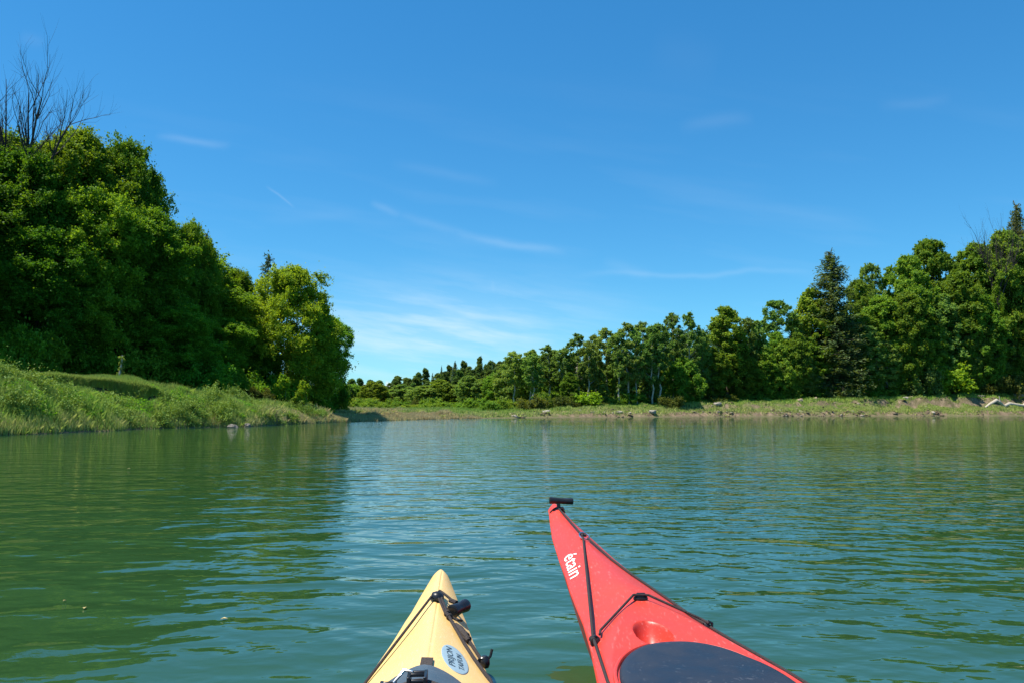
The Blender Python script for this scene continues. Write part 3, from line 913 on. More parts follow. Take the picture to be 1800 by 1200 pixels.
seen('bush_c', 1768, 642, 149, 70, name='shrub', label='spreading olive shrub above the high bank near the right edge', cat='shrub', parts=('stem', 'foliage'))
seen('bush_c', 1178, 688, 118, 44, name='shrub', label='rounded olive shrub standing forward on the far bank below the tallest ash pair', cat='shrub', parts=('stem', 'foliage'))


def distant_forest():
    rng = np.random.default_rng(77)
    n = 1500
    x = rng.uniform(-20, 300, n); y = rng.uniform(400, 530, n)
    z = terrain(x, y)
    cl = [(np.array([x[i], y[i], z[i] + rng.uniform(2, 9)]), rng.uniform(2.2, 4.2)) for i in range(n)]
    V, t = clump_leaves(rng, cl, 70000, 1.5, .4)
    o = obj('distant_forest', leaf_mesh('distant_forest', V, t, M['needle_blue']))
    tag(o, 'blue green forest covering the far hill, glimpsed between the ash trunks', 'forest', kind='stuff')


distant_forest()


# ------------------------------------------------------------------ grass
def grass_mat(name, stops):
    m, N = new_mat(name)
    out = N.n('ShaderNodeOutputMaterial')
    at = N.n('ShaderNodeAttribute', attribute_name='tint')
    rp = N.n('ShaderNodeValToRGB', {0: at.outputs['Fac']})
    els = rp.color_ramp.elements
    els[0].color = (*stops[0], 1); els[1].color = (*stops[-1], 1)
    for i, c in enumerate(stops[1:-1]):
        e = els.new((i + 1) / (len(stops) - 1)); e.color = (*c, 1)
    p = N.n('ShaderNodeBsdfPrincipled', {'Base Color': rp.outputs[0], 'Roughness': .6, 'Specular IOR Level': .25})
    t = N.n('ShaderNodeBsdfTranslucent', {'Color': rp.outputs[0]})
    mx = N.n('ShaderNodeMixShader', {0: .35, 1: p.outputs[0], 2: t.outputs[0]})
    N.link(mx.outputs[0], out.inputs[0])
    return m


M['grass'] = grass_mat('grass', [(.10, .22, .03), (.21, .37, .05), (.33, .45, .085), (.46, .48, .16), (.54, .45, .24)])


def blades(name, x, y, hgt, wid, tint, rng, lean=.35, towards=None):
    n = len(x)
    z = terrain(x, y)
    a = rng.uniform(0, 6.283, n)
    l = rng.normal(size=n) * lean
    b = rng.uniform(0, 6.283, n)
    ux, uy = np.cos(a) * wid * .5, np.sin(a) * wid * .5
    dx, dy = np.cos(b) * l * hgt, np.sin(b) * l * hgt
    if towards is not None:
        dx, dy = dx * .5 + towards[0] * hgt, dy * .5 + towards[1] * hgt
        l = np.hypot(dx, dy) / hgt
    base = np.stack([x, y, z - .04], -1)
    w = np.stack([ux, uy, np.zeros(n)], -1)
    mid = base + np.stack([dx * .35, dy * .35, hgt * .6], -1)
    tip = base + np.stack([dx, dy, hgt * (1 - .25 * np.abs(l))], -1)
    V = np.stack([base - w, base + w, mid + w * .8, tip, mid - w * .8], 1).reshape(-1, 3)
    F = (np.arange(n)[:, None] * 5 + np.arange(5)[None]).ravel()
    return mesh_np(name, V, F, 5, tint=np.clip(tint, 0, 1), mats=[M['grass']])


def build_grass():
    rng = np.random.default_rng(101)
    # near left bank
    n = 480000
    y = 10 + 82 * rng.random(n) ** 1.1
    x0 = np.interp(y, SHORE[2:19, 1], SHORE[2:19, 0])
    wdt = np.where(y < 64, 9.0, 16.0)
    x = x0 + .8 - rng.random(n) ** 1.3 * wdt
    D, _ = shore_dist(x, y)
    z = terrain(x, y)
    gx = terrain(x + .25, y); gy = terrain(x, y + .25)
    steep = np.hypot((gx - z), (gy - z)) / .25
    big = vnoise(x, y, 1.7, 11); mid = vnoise(x, y, .55, 12)
    keep = (z > -.03) & (rng.random(n) < np.clip(1.15 - .85 * (steep - 1.5).clip(0, 2), .25, 1)) & (rng.random(n) < .45 + .75 * mid)
    hum = np.exp(-(((x + 21.9) / 2.4) ** 2 + ((y - 32.8) / 3) ** 2)) + np.exp(-(((x + 22.8) / 4.2) ** 2 + ((y - 42.6) / 3.6) ** 2))
    dry = smooth(.9, .15, z) * (.65 + .35 * smooth(44, 60, y))
    h = (.16 + .5 * big * mid + .25 * rng.random(n)) * np.where(y > 62, .75, 1.0)
    h = np.where(hum > .45, .30 + .25 * rng.random(n), h)
    weeds = (1 - hum.clip(0, 1)) * smooth(.50, .75, big) * (z > .2) * (z < 1.7)
    h = h + .35 * weeds * rng.random(n)
    tint = .22 + .22 * mid + .2 * rng.random(n) + .55 * dry * rng.random(n) + .10 * hum - .12 * weeds + .25 * smooth(60, 85, y) + .22 * smooth(40, 52, y) * smooth(1.7, .5, z)
    wid = np.where(y < 50, .022, .034) * rng.uniform(.7, 1.5, n) * (1 + 1.2 * weeds)
    k = keep
    o = obj('riverside_grass', blades('riverside_grass', x[k], y[k], h[k], wid[k], tint[k], rng))
    tag(o, 'long green and straw coloured grass on the near left bank', 'grass', kind='stuff')
    # low grassy bar at the bend
    n = 110000
    y = 60 + 62 * rng.random(n); x0 = np.interp(y, SHORE[3:19, 1], SHORE[3:19, 0]); x = x0 - 40 * rng.random(n) ** 1.2
    D, _ = shore_dist(x, y)
    md = vnoise(x, y, 2.4, 41); k = (D > 3) & (rng.random(n) < .4 + .7 * md)
    o = obj('meadow_grass', blades('meadow_grass', x[k], y[k], (.35 + .5 * md * rng.random(n))[k], .07 * rng.uniform(.7, 1.4, n)[k], (.25 + .25 * md + .3 * rng.random(n))[k], rng, .4))
    tag(o, 'straw green grass covering the low bar at the river bend', 'grass', kind='stuff')
    # hummock crests: denser, longer, hanging over the undercut
    n = 60000
    ca, sa = math.cos(R(-38)), math.sin(R(-38))
    uu = rng.uniform(-4.6, 4.6, n); ww = -1.12 + 3.0 * rng.random(n) ** 1.4
    x = -22.8 + uu * ca + ww * sa; y = 42.0 - uu * sa + ww * ca
    fr = smooth(.3, -1.2, ww)
    hh = (.34 + .26 * rng.random(n) + .12 * vnoise(x, y, .6, 33)) * (1 - .5 * smooth(3.0, 4.6, np.abs(uu)))
    tow = (-sa * .42 * fr, -ca * .42 * fr)
    o = obj('hummock_grass', blades('hummock_grass', x, y, hh, .026 * rng.uniform(.7, 1.4, n), .26 + .18 * vnoise(x, y, .9, 34) + .2 * rng.random(n) + .08 * fr, rng, .3, tow))
    tag(o, 'long fine grass hanging over the dark undercut on the near left bank', 'grass', kind='stuff')
    # weedy tufts on the lower slope
    cl = []
    for _ in range(150):
        yy = rng.uniform(24, 60); xx = np.interp(yy, SHORE[3:19, 1], SHORE[3:19, 0]) - rng.uniform(.1, 2.9)
        hq = math.exp(-(((xx + 22.8) / 3.4) ** 2 + ((yy - 42.6) / 2.6) ** 2))
        if hq > .5 or (yy > 47 and rng.random() < .55): continue
        cl.append((np.array([xx, yy, gz(xx, yy) + rng.uniform(.12, .42)]), rng.uniform(.3, .62)))
    V, t = clump_leaves(rng, cl, 90000, .075)
    o = obj('bank_weeds', leaf_mesh('bank_weeds', V, t, M['leaf_weed']))
    tag(o, 'rank leafy weeds tumbling down the near left bank to the water', 'weeds', kind='stuff')
    # herbs: small leaves among the grass of the near slope
    n = 60000
    y = 22 + 40 * rng.random(n); x0 = np.interp(y, SHORE[3:19, 1], SHORE[3:19, 0]); x = x0 - .25 - rng.random(n) * 4.2
    z = terrain(x, y); big = vnoise(x, y, 1.7, 11); fine = vnoise(x, y, .5, 15)
    hum = np.exp(-(((x + 21.9) / 2.4) ** 2 + ((y - 32.8) / 3) ** 2)) + np.exp(-(((x + 22.8) / 4.2) ** 2 + ((y - 42.6) / 3.6) ** 2))
    k = (big > .42) & (hum < .55) & (z > .15) & (fine > .3)
    x, y, z, big = x[k], y[k], z[k], big[k]; n = len(x)
    C = np.stack([x, y, z + rng.random(n) ** .6 * (.2 + .75 * (big - .35))], -1)
    A = rng.normal(size=(n, 3)) * .6 + np.array([0, 0, .8])
    L = rng.uniform(.07, .16, n)
    o = obj('bank_herbs', leaf_mesh('bank_herbs', rhombs(C, A, L, L * .55, rng), np.clip(.25 + .5 * rng.random(n), 0, 1), M['leaf_near']))
    tag(o, 'leafy weeds and nettles among the grass of the near left bank', 'weeds', kind='stuff')
    # far bank
    n = 150000
    t = rng.random(n)
    seg = SHORE[14:24]
    L = np.r_[0, np.cumsum(np.hypot(*np.diff(seg, axis=0).T))]
    s = t * L[-1]
    bx = np.interp(s, L, seg[:, 0]); by = np.interp(s, L, seg[:, 1])
    off = .3 + rng.random(n) ** 1.2 * 16
    x = bx - .35 * off; y = by + .94 * off
    z = terrain(x, y); gx = terrain(x + .4, y); gy = terrain(x, y + .4)
    steep = np.hypot(gx - z, gy - z) / .4
    mid = vnoise(x, y, 1.6, 21); fin = vnoise(x, y, .7, 22)
    D, _ = shore_dist(x, y)
    bare = smooth(3.4, 1.6, D + 1.6 * (mid - .5)) * smooth(60, 25, x) * .6
    k = (z > .05) & (rng.random(n) < np.clip(1.2 - 1.25 * (steep - .35).clip(0, 2), .03, 1)) & (rng.random(n) < (.35 + .9 * fin) * (1 - bare))
    dry = smooth(6.5, 2.0, D)
    tint = .14 + .2 * mid + .2 * rng.random(n) + .45 * dry * (.4 + .6 * rng.random(n))
    h = .25 + .45 * mid * rng.random(n) + .25 * smooth(4, 8, D)
    o = obj('far_bank_grass', blades('far_bank_grass', x[k], y[k], h[k], rng.uniform(.05, .11, n)[k], tint[k], rng, .45))
    tag(o, 'straw and green grass on the eroded far bank', 'grass', kind='stuff')


build_grass()


# ------------------------------------------------------------------ rocks, logs, post
def rock(px, d, w, h, label, mat='stone', cat='rock', name='rock', group=None, flat=1.0, dz=0.0, seed=None):
    w, h = w * .8, h * .62
    x = (px - 900) / FPX * d
    z = max(gz(x, d), 0.0)
    bm = bmesh.new()
    bmesh.ops.create_icosphere(bm, subdivisions=3, radius=1)
    sd = px * .37 if seed is None else seed
    for v in bm.verts:
        p = v.co.copy()
        f = 1 + .38 * mnoise.noise(p * 1.1 + Vector((sd, sd * .3, 0))) + .2 * mnoise.noise(p * 2.7 + Vector((0, sd, 3)))
        v.co = Vector((p.x * w * .5 * f, p.y * w * .4 * f, p.z * h * .62 * f))
        q = mnoise.cell(p * 2 + Vector((sd, 0, 0)))
        v.co *= 1 + .05 * q
    me = bpy.data.meshes.new(name)
    bm.to_mesh(me); bm.free()
    me.polygons.foreach_set('use_smooth', [True] * len(me.polygons)); me.set_sharp_from_angle(angle=R(28))
    me.materials.append(M[mat])
    o = obj(name, me)
    o.location = (x, d, z + h * .2 + dz)
    o.rotation_euler = (0, 0, prng.uniform(0, 6))
    return tag(o, label, cat, group)


rock(1590, 139.6, 1.3, .9, 'lone pale boulder at the waterline below the big spruce and high wood')
rock(960, 105.0, 1.5, .75, 'pale wedge of rock at the far waterline under the twin stemmed ash')
rock(1088, 110.6, 1.3, .6, 'white flattened rock at the far waterline under the broad ash crown')
rock(1145, 113.0, 1.6, .8, 'pale pointed rock at the far waterline left of the tallest ash pair')
rock(1042, 109.0, 1.2, .6, 'small brownish rock at the far waterline, left of the white flattened rock', 'stone_grey')
rock(1018, 108.2, 1.0, .6, 'small pale rock at the far waterline under the dense dark ash', 'stone')
rock(1260, 121.5, 1.5, .9, 'light earthy block on the far bank below the bright green column tree', 'stone')
rock(1405, 131.5, 1.7, 1.2, 'pale clay block on the far bank left of the spruce foot', 'cloddy_soil', dz=0)
rock(1432, 133.0, 1.6, 1.0, 'pale clay block on the far bank straight below the spruce', 'cloddy_soil', dz=0)
rock(1528, 138.5, 1.6, .8, 'light block set in the far bank edge right of the spruce', 'cloddy_soil', dz=0)
rock(1598, 141.5, 2.4, .9, 'long pale slab in the far bank edge above the lone boulder', 'cloddy_soil', dz=0)
rock(1722, 144.0, 2.2, .7, 'dark log like block in the grassy bank left of the white stick', 'stone_grey', dz=.1)
rock(1792, 147.5, 3.0, 1.9, 'large pale clay outcrop at the right edge above the bleached log', 'cloddy_soil', dz=0)
rock(412, 42.9, .7, .34, 'grey flat stone at the near waterline, left of two on the left bank', 'stone_grey')
rock(437, 44.9, .6, .42, 'rounded grey stone at the near waterline, right of two on the left bank', 'stone_grey')
rock(488, 50.5, .8, .3, 'dark earthy clod at the near waterline below the olive bush', 'stone_grey')
# pale slab sloping down to the water at the right edge
mb = MB()
x0 = (1725 - 900) / FPX * 141; x1 = (1830 - 900) / FPX * 146
rg = np.random.default_rng(2)
pts = [(x0 + (x1 - x0) * i / 9, 141 + 5 * i / 9 + rg.normal() * .1, max(gz(x0, 141) + .9 * i / 9, gz(x0 + (x1 - x0) * i / 9, 141 + 5 * i / 9)) + .26) for i in range(10)]
mb.tube(pts, [.12, .26, .32, .28, .36, .34, .3, .4, .36, .3], 9)
o = mb.build('fallen_log', M['wood_pale'])
tag(o, 'long pale bleached log sloping down the bank at the right edge', 'log')
mb = MB()
xp, yp = (1756 - 900) / FPX * 142, 142
zp = gz(xp, yp)
mb.tube([(xp, yp, zp - .3), (xp - .05, yp, zp + .7), (xp - .16, yp, zp + 1.5)], [.1, .09, .08], 8)
o = mb.build('stick', M['wood_pale'])
tag(o, 'short white stick standing upright beside the pale log near the right edge', 'stick')
mb = MB()
xp, yp = (352 - 900) / FPX * 50, 50
pts = [(xp - 1.0, yp - .3, gz(xp - 1, yp - .3) + .32), (xp, yp, gz(xp, yp) + .36), (xp + 1.2, yp + .3, gz(xp + 1.2, yp + .3) + .25)]
mb.tube(pts, [.07, .06, .04], 7)
o = mb.build('fallen_branch', M['wood_pale'])
tag(o, 'pale fallen branch lying along the grass edge before the dark left wood', 'branch')



def build_rubble():
    """broken clods and stones along the eroded far bank"""
    rng = np.random.default_rng(55)
    seg = SHORE[16:24]
    L = np.r_[0, np.cumsum(np.hypot(*np.diff(seg, axis=0).T))]
    bm = bmesh.new(); bmesh.ops.create_icosphere(bm, subdivisions=1, radius=1)
    base = np.array([v.co[:] for v in bm.verts]); F0 = np.array([[v.index for v in f.verts] for f in bm.faces]); bm.free()
    n = 3400
    s_ = rng.random(n) * L[-1]
    off = np.where(rng.random(n) < .6, .1 + 1.6 * rng.random(n) ** 1.5, 1.5 + 4.5 * rng.random(n))
    x = np.interp(s_, L, seg[:, 0]) - .42 * off; y = np.interp(s_, L, seg[:, 1]) + .9 * off
    dens = vnoise(x, y, 3.5, 61) + .35 * vnoise(x, y, 1.2, 62)
    k = dens > .78
    x, y, off = x[k], y[k], off[k]; n = len(x)
    z = np.maximum(terrain(x, y), -.05)
    sz = .06 + .26 * rng.random(n) ** 3
    A = rng.normal(size=(n, 3, 3)) * .35 + np.eye(3)
    A[:, 2] *= .55
    V = np.einsum('nij,vj->nvi', A, base) * sz[:, None, None] * (1 + .22 * rng.normal(size=(n, len(base), 1)))
    V = V + np.stack([x, y, z + sz * .1], -1)[:, None]
    F = (np.arange(n)[:, None, None] * len(base) + F0[None]).ravel()
    t = np.repeat(rng.random(n), len(F0))
    m, N = new_mat('rubble')
    out = N.n('ShaderNodeOutputMaterial')
    at = N.n('ShaderNodeAttribute', attribute_name='tint')
    rp = N.n('ShaderNodeValToRGB', {0: at.outputs['Fac']})
    rp.color_ramp.elements[0].color = (.07, .05, .032, 1); rp.color_ramp.elements[1].color = (.36, .32, .26, 1)
    e = rp.color_ramp.elements.new(.7); e.color = (.17, .13, .085, 1)
    p = N.n('ShaderNodeBsdfPrincipled', {'Base Color': rp.outputs[0], 'Roughness': .9, 'Specular IOR Level': .15})
    N.link(p.outputs[0], out.inputs[0])
    o = obj('rubble', mesh_np('rubble', V.reshape(-1, 3), F, 3, tint=t, mats=[m]))
    tag(o, 'broken clods and pale stones strewn along the foot of the far bank', 'rubble', kind='stuff')


build_rubble()

# leaves drifting on the water
for px, py, s, c in [(q[0], q[1], q[2] * .55, q[3]) for q in [(167, 1060, .03, 'yellow leaf floating on the dark green water at the lower left'), (407, 1078, .028, 'pale yellow leaf floating between the left reflections and the yellow kayak'),
                     (132, 1048, .018, 'tiny whitish fleck floating left of the yellow leaf'), (233, 822, .05, 'tiny white fleck floating on the dark tree reflection at the left')]]:
    dd = CAM_H * FPX / (py - HORIZON)
    me = bpy.data.meshes.new('floating_leaf')
    me.from_pydata([(-s, 0, 0), (-s * .2, -s * .5, .004), (s, 0, .001), (-s * .1, s * .5, .005), (-s, 0, .003), (-s * .2, -s * .5, .007), (s, 0, .004), (-s * .1, s * .5, .008)], [],
                   [(3, 2, 1, 0), (4, 5, 6, 7), (0, 1, 5, 4), (1, 2, 6, 5), (2, 3, 7, 6), (3, 0, 4, 7)])
    if 'leaf_yellow' not in M:
        M['leaf_yellow'] = plain('leaf_yellow', (.42, .34, .12), .6, .2, 60)
    me.materials.append(M['leaf_yellow'])
    o = obj('floating_leaf', me)
    o.location = ((px - 900) / FPX * dd, dd, .003)
    o.rotation_euler = (0, 0, prng.uniform(0, 6))
    tag(o, c, 'leaf')


# ------------------------------------------------------------------ kayaks
class Kayak:
    """deck surface as a function of distance from the bow (s) and offset to the right (o)"""
    def __init__(k, tip, heading, L, bs, zsheer, zridge, pk, keel):
        k.T = Vector((tip[0], tip[1], 0)); k.L = L
        k.d = Vector((math.sin(heading), -math.cos(heading), 0)); k.n = Vector((math.cos(heading), math.sin(heading), 0))
        k.bs, k.zs_, k.zr_, k.pk, k.keel = bs, zsheer, zridge, pk, keel
        k.mod = None

    def b(k, s): return float(np.interp(s, *k.bs))
    def zs(k, s): return float(np.interp(s, *k.zs_))
    def zr(k, s): return float(np.interp(s, *k.zr_))

    def arr(k, s, o):
        b = np.interp(s, *k.bs); zs = np.interp(s, *k.zs_); zr = np.interp(s, *k.zr_)
        p = np.interp(s, *k.pk)
        t = np.clip(np.abs(o) / np.maximum(b, 1e-4), 0, 1)
        t = np.sqrt(t * t + .0012) - .0346
        t = np.clip(t / .966, 0, 1)
        z = zs + (zr - zs) * (1 - t ** p)
        if k.mod is not None:
            z = k.mod(s, o, z)
        return z

    def z(k, s, o): return float(k.arr(np.array([s], float), np.array([o], float))[0])

    def P(k, s, o, dz=0.0):
        v = k.T + k.d * s + k.n * o
        return Vector((v.x, v.y, k.z(s, o) + dz))

    def nrm(k, s, o):
        e = .004
        a = k.P(s + e, o) - k.P(s - e, o); b = k.P(s, o + e) - k.P(s, o - e)
        n = b.cross(a)
        return (n if n.z > 0 else -n).normalized()

    def hit(k, px, py, it=60):
        """point of the deck that a sight line through the photograph meets"""
        r = Vector(((px - 900) / FPX, math.cos(PITCH) - (600 - py) / FPX * math.sin(PITCH), math.sin(PITCH) + (600 - py) / FPX * math.cos(PITCH)))
        z = .34
        for _ in range(it):
            t = (z - CAM_H) / r.z
            q = Vector((0, 0, CAM_H)) + r * t - k.T
            s, o = q.dot(k.d), q.dot(k.n)
            z = .6 * z + .4 * k.z(max(0, s), o)
        return s, o

    def hull(k, name, mat, parent, fine_to, fine=.004):
        ss = np.unique(np.r_[0, .004, .01, .018, .028, np.arange(.04, fine_to, fine * 1.25), np.arange(fine_to, k.L, .05), k.L])
        m = 128
        tt = np.linspace(-1, 1, m + 1)
        low = [.985, .93, .8, .6, .35, .12]
        V, F = [], []
        b = np.interp(ss, *k.bs); zs = np.interp(ss, *k.zs_)
        S, T_ = np.meshgrid(ss, tt, indexing='ij')
        O = T_ * b[:, None]
        Z = k.arr(S, O)
        rim = .004
        kz = np.interp(ss, *k.keel)
        rows = [(O[:, j], Z[:, j]) for j in range(m + 1)]
        # right side of the hull, keel, left side
        right = [(b * f, zs - (zs - kz) * (1 - f ** 1.15) if f < 1 else zs) for f in low]
        sec = rows + [(b + .0015, zs - rim)] + right + [(b * 0, kz)] + [(-x, z) for x, z in right[::-1]] + [(-b - .0015, zs - rim)]
        ncol = len(sec)
        W = np.zeros((len(ss), ncol, 3))
        for j, (o, z) in enumerate(sec):
            base = np.array(k.T)[None] + ss[:, None] * np.array(k.d)[None] + np.asarray(o)[:, None] * np.array(k.n)[None]
            W[:, j, :2] = base[:, :2]; W[:, j, 2] = z
        i = np.arange(len(ss) - 1)[:, None] * ncol
        j = np.arange(ncol)[None]
        F = np.stack([i + j, i + (j + 1) % ncol, i + ncol + (j + 1) % ncol, i + ncol + j], -1).reshape(-1, 4)
        me = mesh_np(name, W.reshape(-1, 3), F, 4, mats=[mat], smooth=True)
        bm = bmesh.new(); bm.from_mesh(me)
        bm.faces.new([bm.verts[q] for q in range(ncol)] if False else [v for v in list(bm.verts)[:ncol]][::-1])
        bm.verts.ensure_lookup_table()
        bmesh.ops.recalc_face_normals(bm, faces=bm.faces)
        bm.to_mesh(me); bm.free()
        me.set_sharp_from_angle(angle=R(50))
        return obj(name, me, parent)

    def cord(k, pts, r, lift=.004, sag=0.0, n=14):
        """cord pulled over the deck through (s, o[, extra lift]) points"""
        out = []
        for a, b in zip(pts[:-1], pts[1:]):
            for i in range(n):
                t = i / n
                s = a[0] + (b[0] - a[0]) * t; o = a[1] + (b[1] - a[1]) * t
                la = a[2] if len(a) > 2 else 0; lb = b[2] if len(b) > 2 else 0
                chord = (1 - t) * (k.z(a[0], a[1]) + la) + t * (k.z(b[0], b[1]) + lb)
                z = max(k.z(s, o) + r, chord + lift)
                v = k.T + k.d * s + k.n * o
                out.append((v.x, v.y, z))
        e = pts[-1]
        v = k.P(e[0], e[1], (e[2] if len(e) > 2 else 0) + lift)
        out.append(tuple(v))
        return out

    def drape(k, verts2d, s0, o0, ang, dz):
        """lay flat outline points (x, y) on the deck; x runs at angle ang from the bow-to-stern line"""
        res = []
        ca, sa = math.cos(ang), math.sin(ang)
        for x, y in verts2d:
            s = s0 + x * ca - y * sa; o = o0 + x * sa + y * ca
            res.append(k.P(s, o, dz))
        return res


def text_mesh(txt, w, h):
    cu = bpy.data.curves.new('lettering', 'FONT')
    cu.body = txt; cu.size = 1.0; cu.resolution_u = 3; cu.space_character = 1.0; cu.offset = .004
    o = bpy.data.objects.new('lettering', cu); COL.objects.link(o)
    dg = bpy.context.evaluated_depsgraph_get(); dg.update()
    me = bpy.data.meshes.new_from_object(o.evaluated_get(dg))
    bpy.data.objects.remove(o)
    bm = bmesh.new(); bm.from_mesh(me)
    bmesh.ops.triangulate(bm, faces=bm.faces)
    vs = np.array([v.co[:2] for v in bm.verts]); fs = [[v.index for v in f.verts] for f in bm.faces]
    bm.free(); bpy.data.meshes.remove(me)
    lo, hi = vs.min(0), vs.max(0)
    vs = (vs - lo) / (hi - lo) * np.array([w, h])
    return vs, fs


def lettering(k, txt, w, h, s, o, ang, dz, mat, parent, flip=1):
    vs, fs = text_mesh(txt, w, h)
    vs = vs - np.array([w / 2, h / 2]); vs[:, 1] *= flip
    P = k.drape(vs, s, o, ang, dz)
    me = bpy.data.meshes.new('lettering')
    me.from_pydata([tuple(p) for p in P], [], fs)
    me.materials.append(mat)
    return obj('lettering', me, parent)


def hull_plastic(name, col, rough, scuff, edge):
    m, N = new_mat(name)
    out = N.n('ShaderNodeOutputMaterial')
    geo = N.n('ShaderNodeNewGeometry')
    n1 = N.n('ShaderNodeTexNoise', {'Vector': geo.outputs['Position'], 'Scale': 3.5, 'Detail': 6.0, 'Roughness': .6}).outputs[0]
    mp = N.n('ShaderNodeMapping', {0: geo.outputs['Position'], 3: (60, 9, 60)})
    n2 = N.n('ShaderNodeTexNoise', {'Vector': mp.outputs[0], 'Scale': 3.0, 'Detail': 4.0}).outputs[0]
    n3 = N.n('ShaderNodeTexNoise', {'Vector': geo.outputs['Position'], 'Scale': 120.0, 'Detail': 3.0}).outputs[0]
    c = N.n('ShaderNodeMix', {0: n1, 6: (*[v * .86 for v in col], 1), 7: (*[min(1, v * 1.08) for v in col], 1)}, data_type='RGBA').outputs[2]
    sc_ = N.n('ShaderNodeMapRange', {0: n2, 1: .58, 2: .76, 3: 0, 4: .45}).outputs[0]
    c = N.n('ShaderNodeMix', {0: sc_, 6: c, 7: (*scuff, 1)}, data_type='RGBA').outputs[2]
    dirt = N.n('ShaderNodeMapRange', {0: N.n('ShaderNodeTexNoise', {'Vector': geo.outputs['Position'], 'Scale': 40.0, 'Detail': 3.0}).outputs[0], 1: .72, 2: .8, 3: 0, 4: .45}).outputs[0]
    c = N.n('ShaderNodeMix', {0: dirt, 6: c, 7: (*edge, 1)}, data_type='RGBA').outputs[2]
    rr = N.n('ShaderNodeMapRange', {0: n1, 1: .3, 2: .7, 3: rough - .07, 4: rough + .1}).outputs[0]
    b = N.n('ShaderNodeBump', {'Height': n3, 'Strength': .12, 'Distance': .001})
    b2 = N.n('ShaderNodeBump', {'Height': n1, 'Strength': .25, 'Distance': .006, 'Normal': b.outputs[0]})
    p = N.n('ShaderNodeBsdfPrincipled', {'Base Color': c, 'Roughness': rr, 'Specular IOR Level': .5, 'Normal': b2.outputs[0]})
    N.link(p.outputs[0], out.inputs[0])
    return m


def rubber_mat(name, col, rough=.5):
    m, N = new_mat(name)
    out = N.n('ShaderNodeOutputMaterial')
    geo = N.n('ShaderNodeNewGeometry')
    n1 = N.n('ShaderNodeTexNoise', {'Vector': geo.outputs['Position'], 'Scale': 14.0, 'Detail': 6.0}).outputs[0]
    n2 = N.n('ShaderNodeTexNoise', {'Vector': geo.outputs['Position'], 'Scale': 55.0, 'Detail': 4.0, 'Distortion': 1.5}).outputs[0]
    c = N.n('ShaderNodeMix', {0: n1, 6: (*[v * .75 for v in col], 1), 7: (*[v * 1.35 for v in col], 1)}, data_type='RGBA').outputs[2]
    sp = N.n('ShaderNodeMapRange', {0: n2, 1: .64, 2: .76, 3: 0, 4: .24}).outputs[0]
    c = N.n('ShaderNodeMix', {0: sp, 6: c, 7: (.32, .33, .35, 1)}, data_type='RGBA').outputs[2]
    rr = N.n('ShaderNodeMapRange', {0: n1, 1: .3, 2: .7, 3: rough - .1, 4: rough + .12}).outputs[0]
    b = N.n('ShaderNodeBump', {'Height': n2, 'Strength': .15, 'Distance': .002})
    p = N.n('ShaderNodeBsdfPrincipled', {'Base Color': c, 'Roughness': rr, 'Normal': b.outputs[0]})
    N.link(p.outputs[0], out.inputs[0])
    return m


M['red_hull'] = hull_plastic('red_hull', (.60, .046, .026), .42, (.75, .22, .2), (.2, .03, .03))
M['yellow_hull'] = hull_plastic('yellow_hull', (.83, .55, .20), .42, (.88, .70, .40), (.45, .24, .07))
M['rubber_navy'] = rubber_mat('rubber_navy', (.013, .019, .032), .5)
M['rubber_grey'] = rubber_mat('rubber_grey', (.06, .085, .11), .5)
M['black_plastic'] = plain('black_plastic', (.012, .012, .014), .35, .3, 80, .5)
M['cord_black'] = plain('cord_black', (.04, .033, .033), .75, .95, 420, .3, bump=.6)
M['webbing'] = plain('webbing', (.06, .05, .045), .85, .5, 220, .2, bump=.6)
M['steel'] = plain('steel', (.7, .7, .7), .2, .05, 50, .5, metal=1.0)
M['white_print'] = plain('white_print', (.85, .84, .82), .5, .05, 60)
M['sticker'] = plain('sticker', (.30, .41, .46), .45, .08, 40)
M['ink'] = plain('ink', (.03, .06, .09), .5, .2, 60)


def slab_on_deck(k, name, outline, s0, o0, ang, dz, th, mat, parent, dome=0.0):
    """thin solid with the given 2-D outline lying on the deck (rings from the middle out)"""
    rings = [0.0, .25, .5, .75, .9, .97, 1.0]
    n = len(outline)
    V, F = [], []
    for r in rings:
        for x, y in outline:
            e = dz + th * (1 if r < .9 else math.sqrt(max(0, 1 - ((r - .9) / .1) ** 2)) * .85 + .15) + dome * (1 - r * r)
            V.append(tuple(k.drape([(x * r, y * r)], s0, o0, ang, e)[0]))
    for i in range(len(rings) - 1):
        for j in range(n):
            F.append((i * n + j, i * n + (j + 1) % n, (i + 1) * n + (j + 1) % n, (i + 1) * n + j))
    q = len(V)
    for x, y in outline:
        V.append(tuple(k.drape([(x, y)], s0, o0, ang, dz - .004)[0]))
    l = (len(rings) - 1) * n
    for j in range(n):
        F.append((l + j, l + (j + 1) % n, q + (j + 1) % n, q + j))
    me = bpy.data.meshes.new(name)
    me.from_pydata(V, [], F)
    bm = bmesh.new(); bm.from_mesh(me)
    bmesh.ops.remove_doubles(bm, verts=bm.verts, dist=1e-6)
    bmesh.ops.recalc_face_normals(bm, faces=bm.faces)
    bm.to_mesh(me); bm.free()
    me.polygons.foreach_set('use_smooth', [True] * len(me.polygons)); me.set_sharp_from_angle(angle=R(55))
    me.materials.append(mat)
    return obj(name, me, parent)


def oval(a, b, n=64, p=2.2):
    out = []
    for i in range(n):
        t = 2 * math.pi * i / n
        c, s = math.cos(t), math.sin(t)
        out.append((a * math.copysign(abs(c) ** (2 / p), c), b * math.copysign(abs(s) ** (2 / p), s)))
    return out


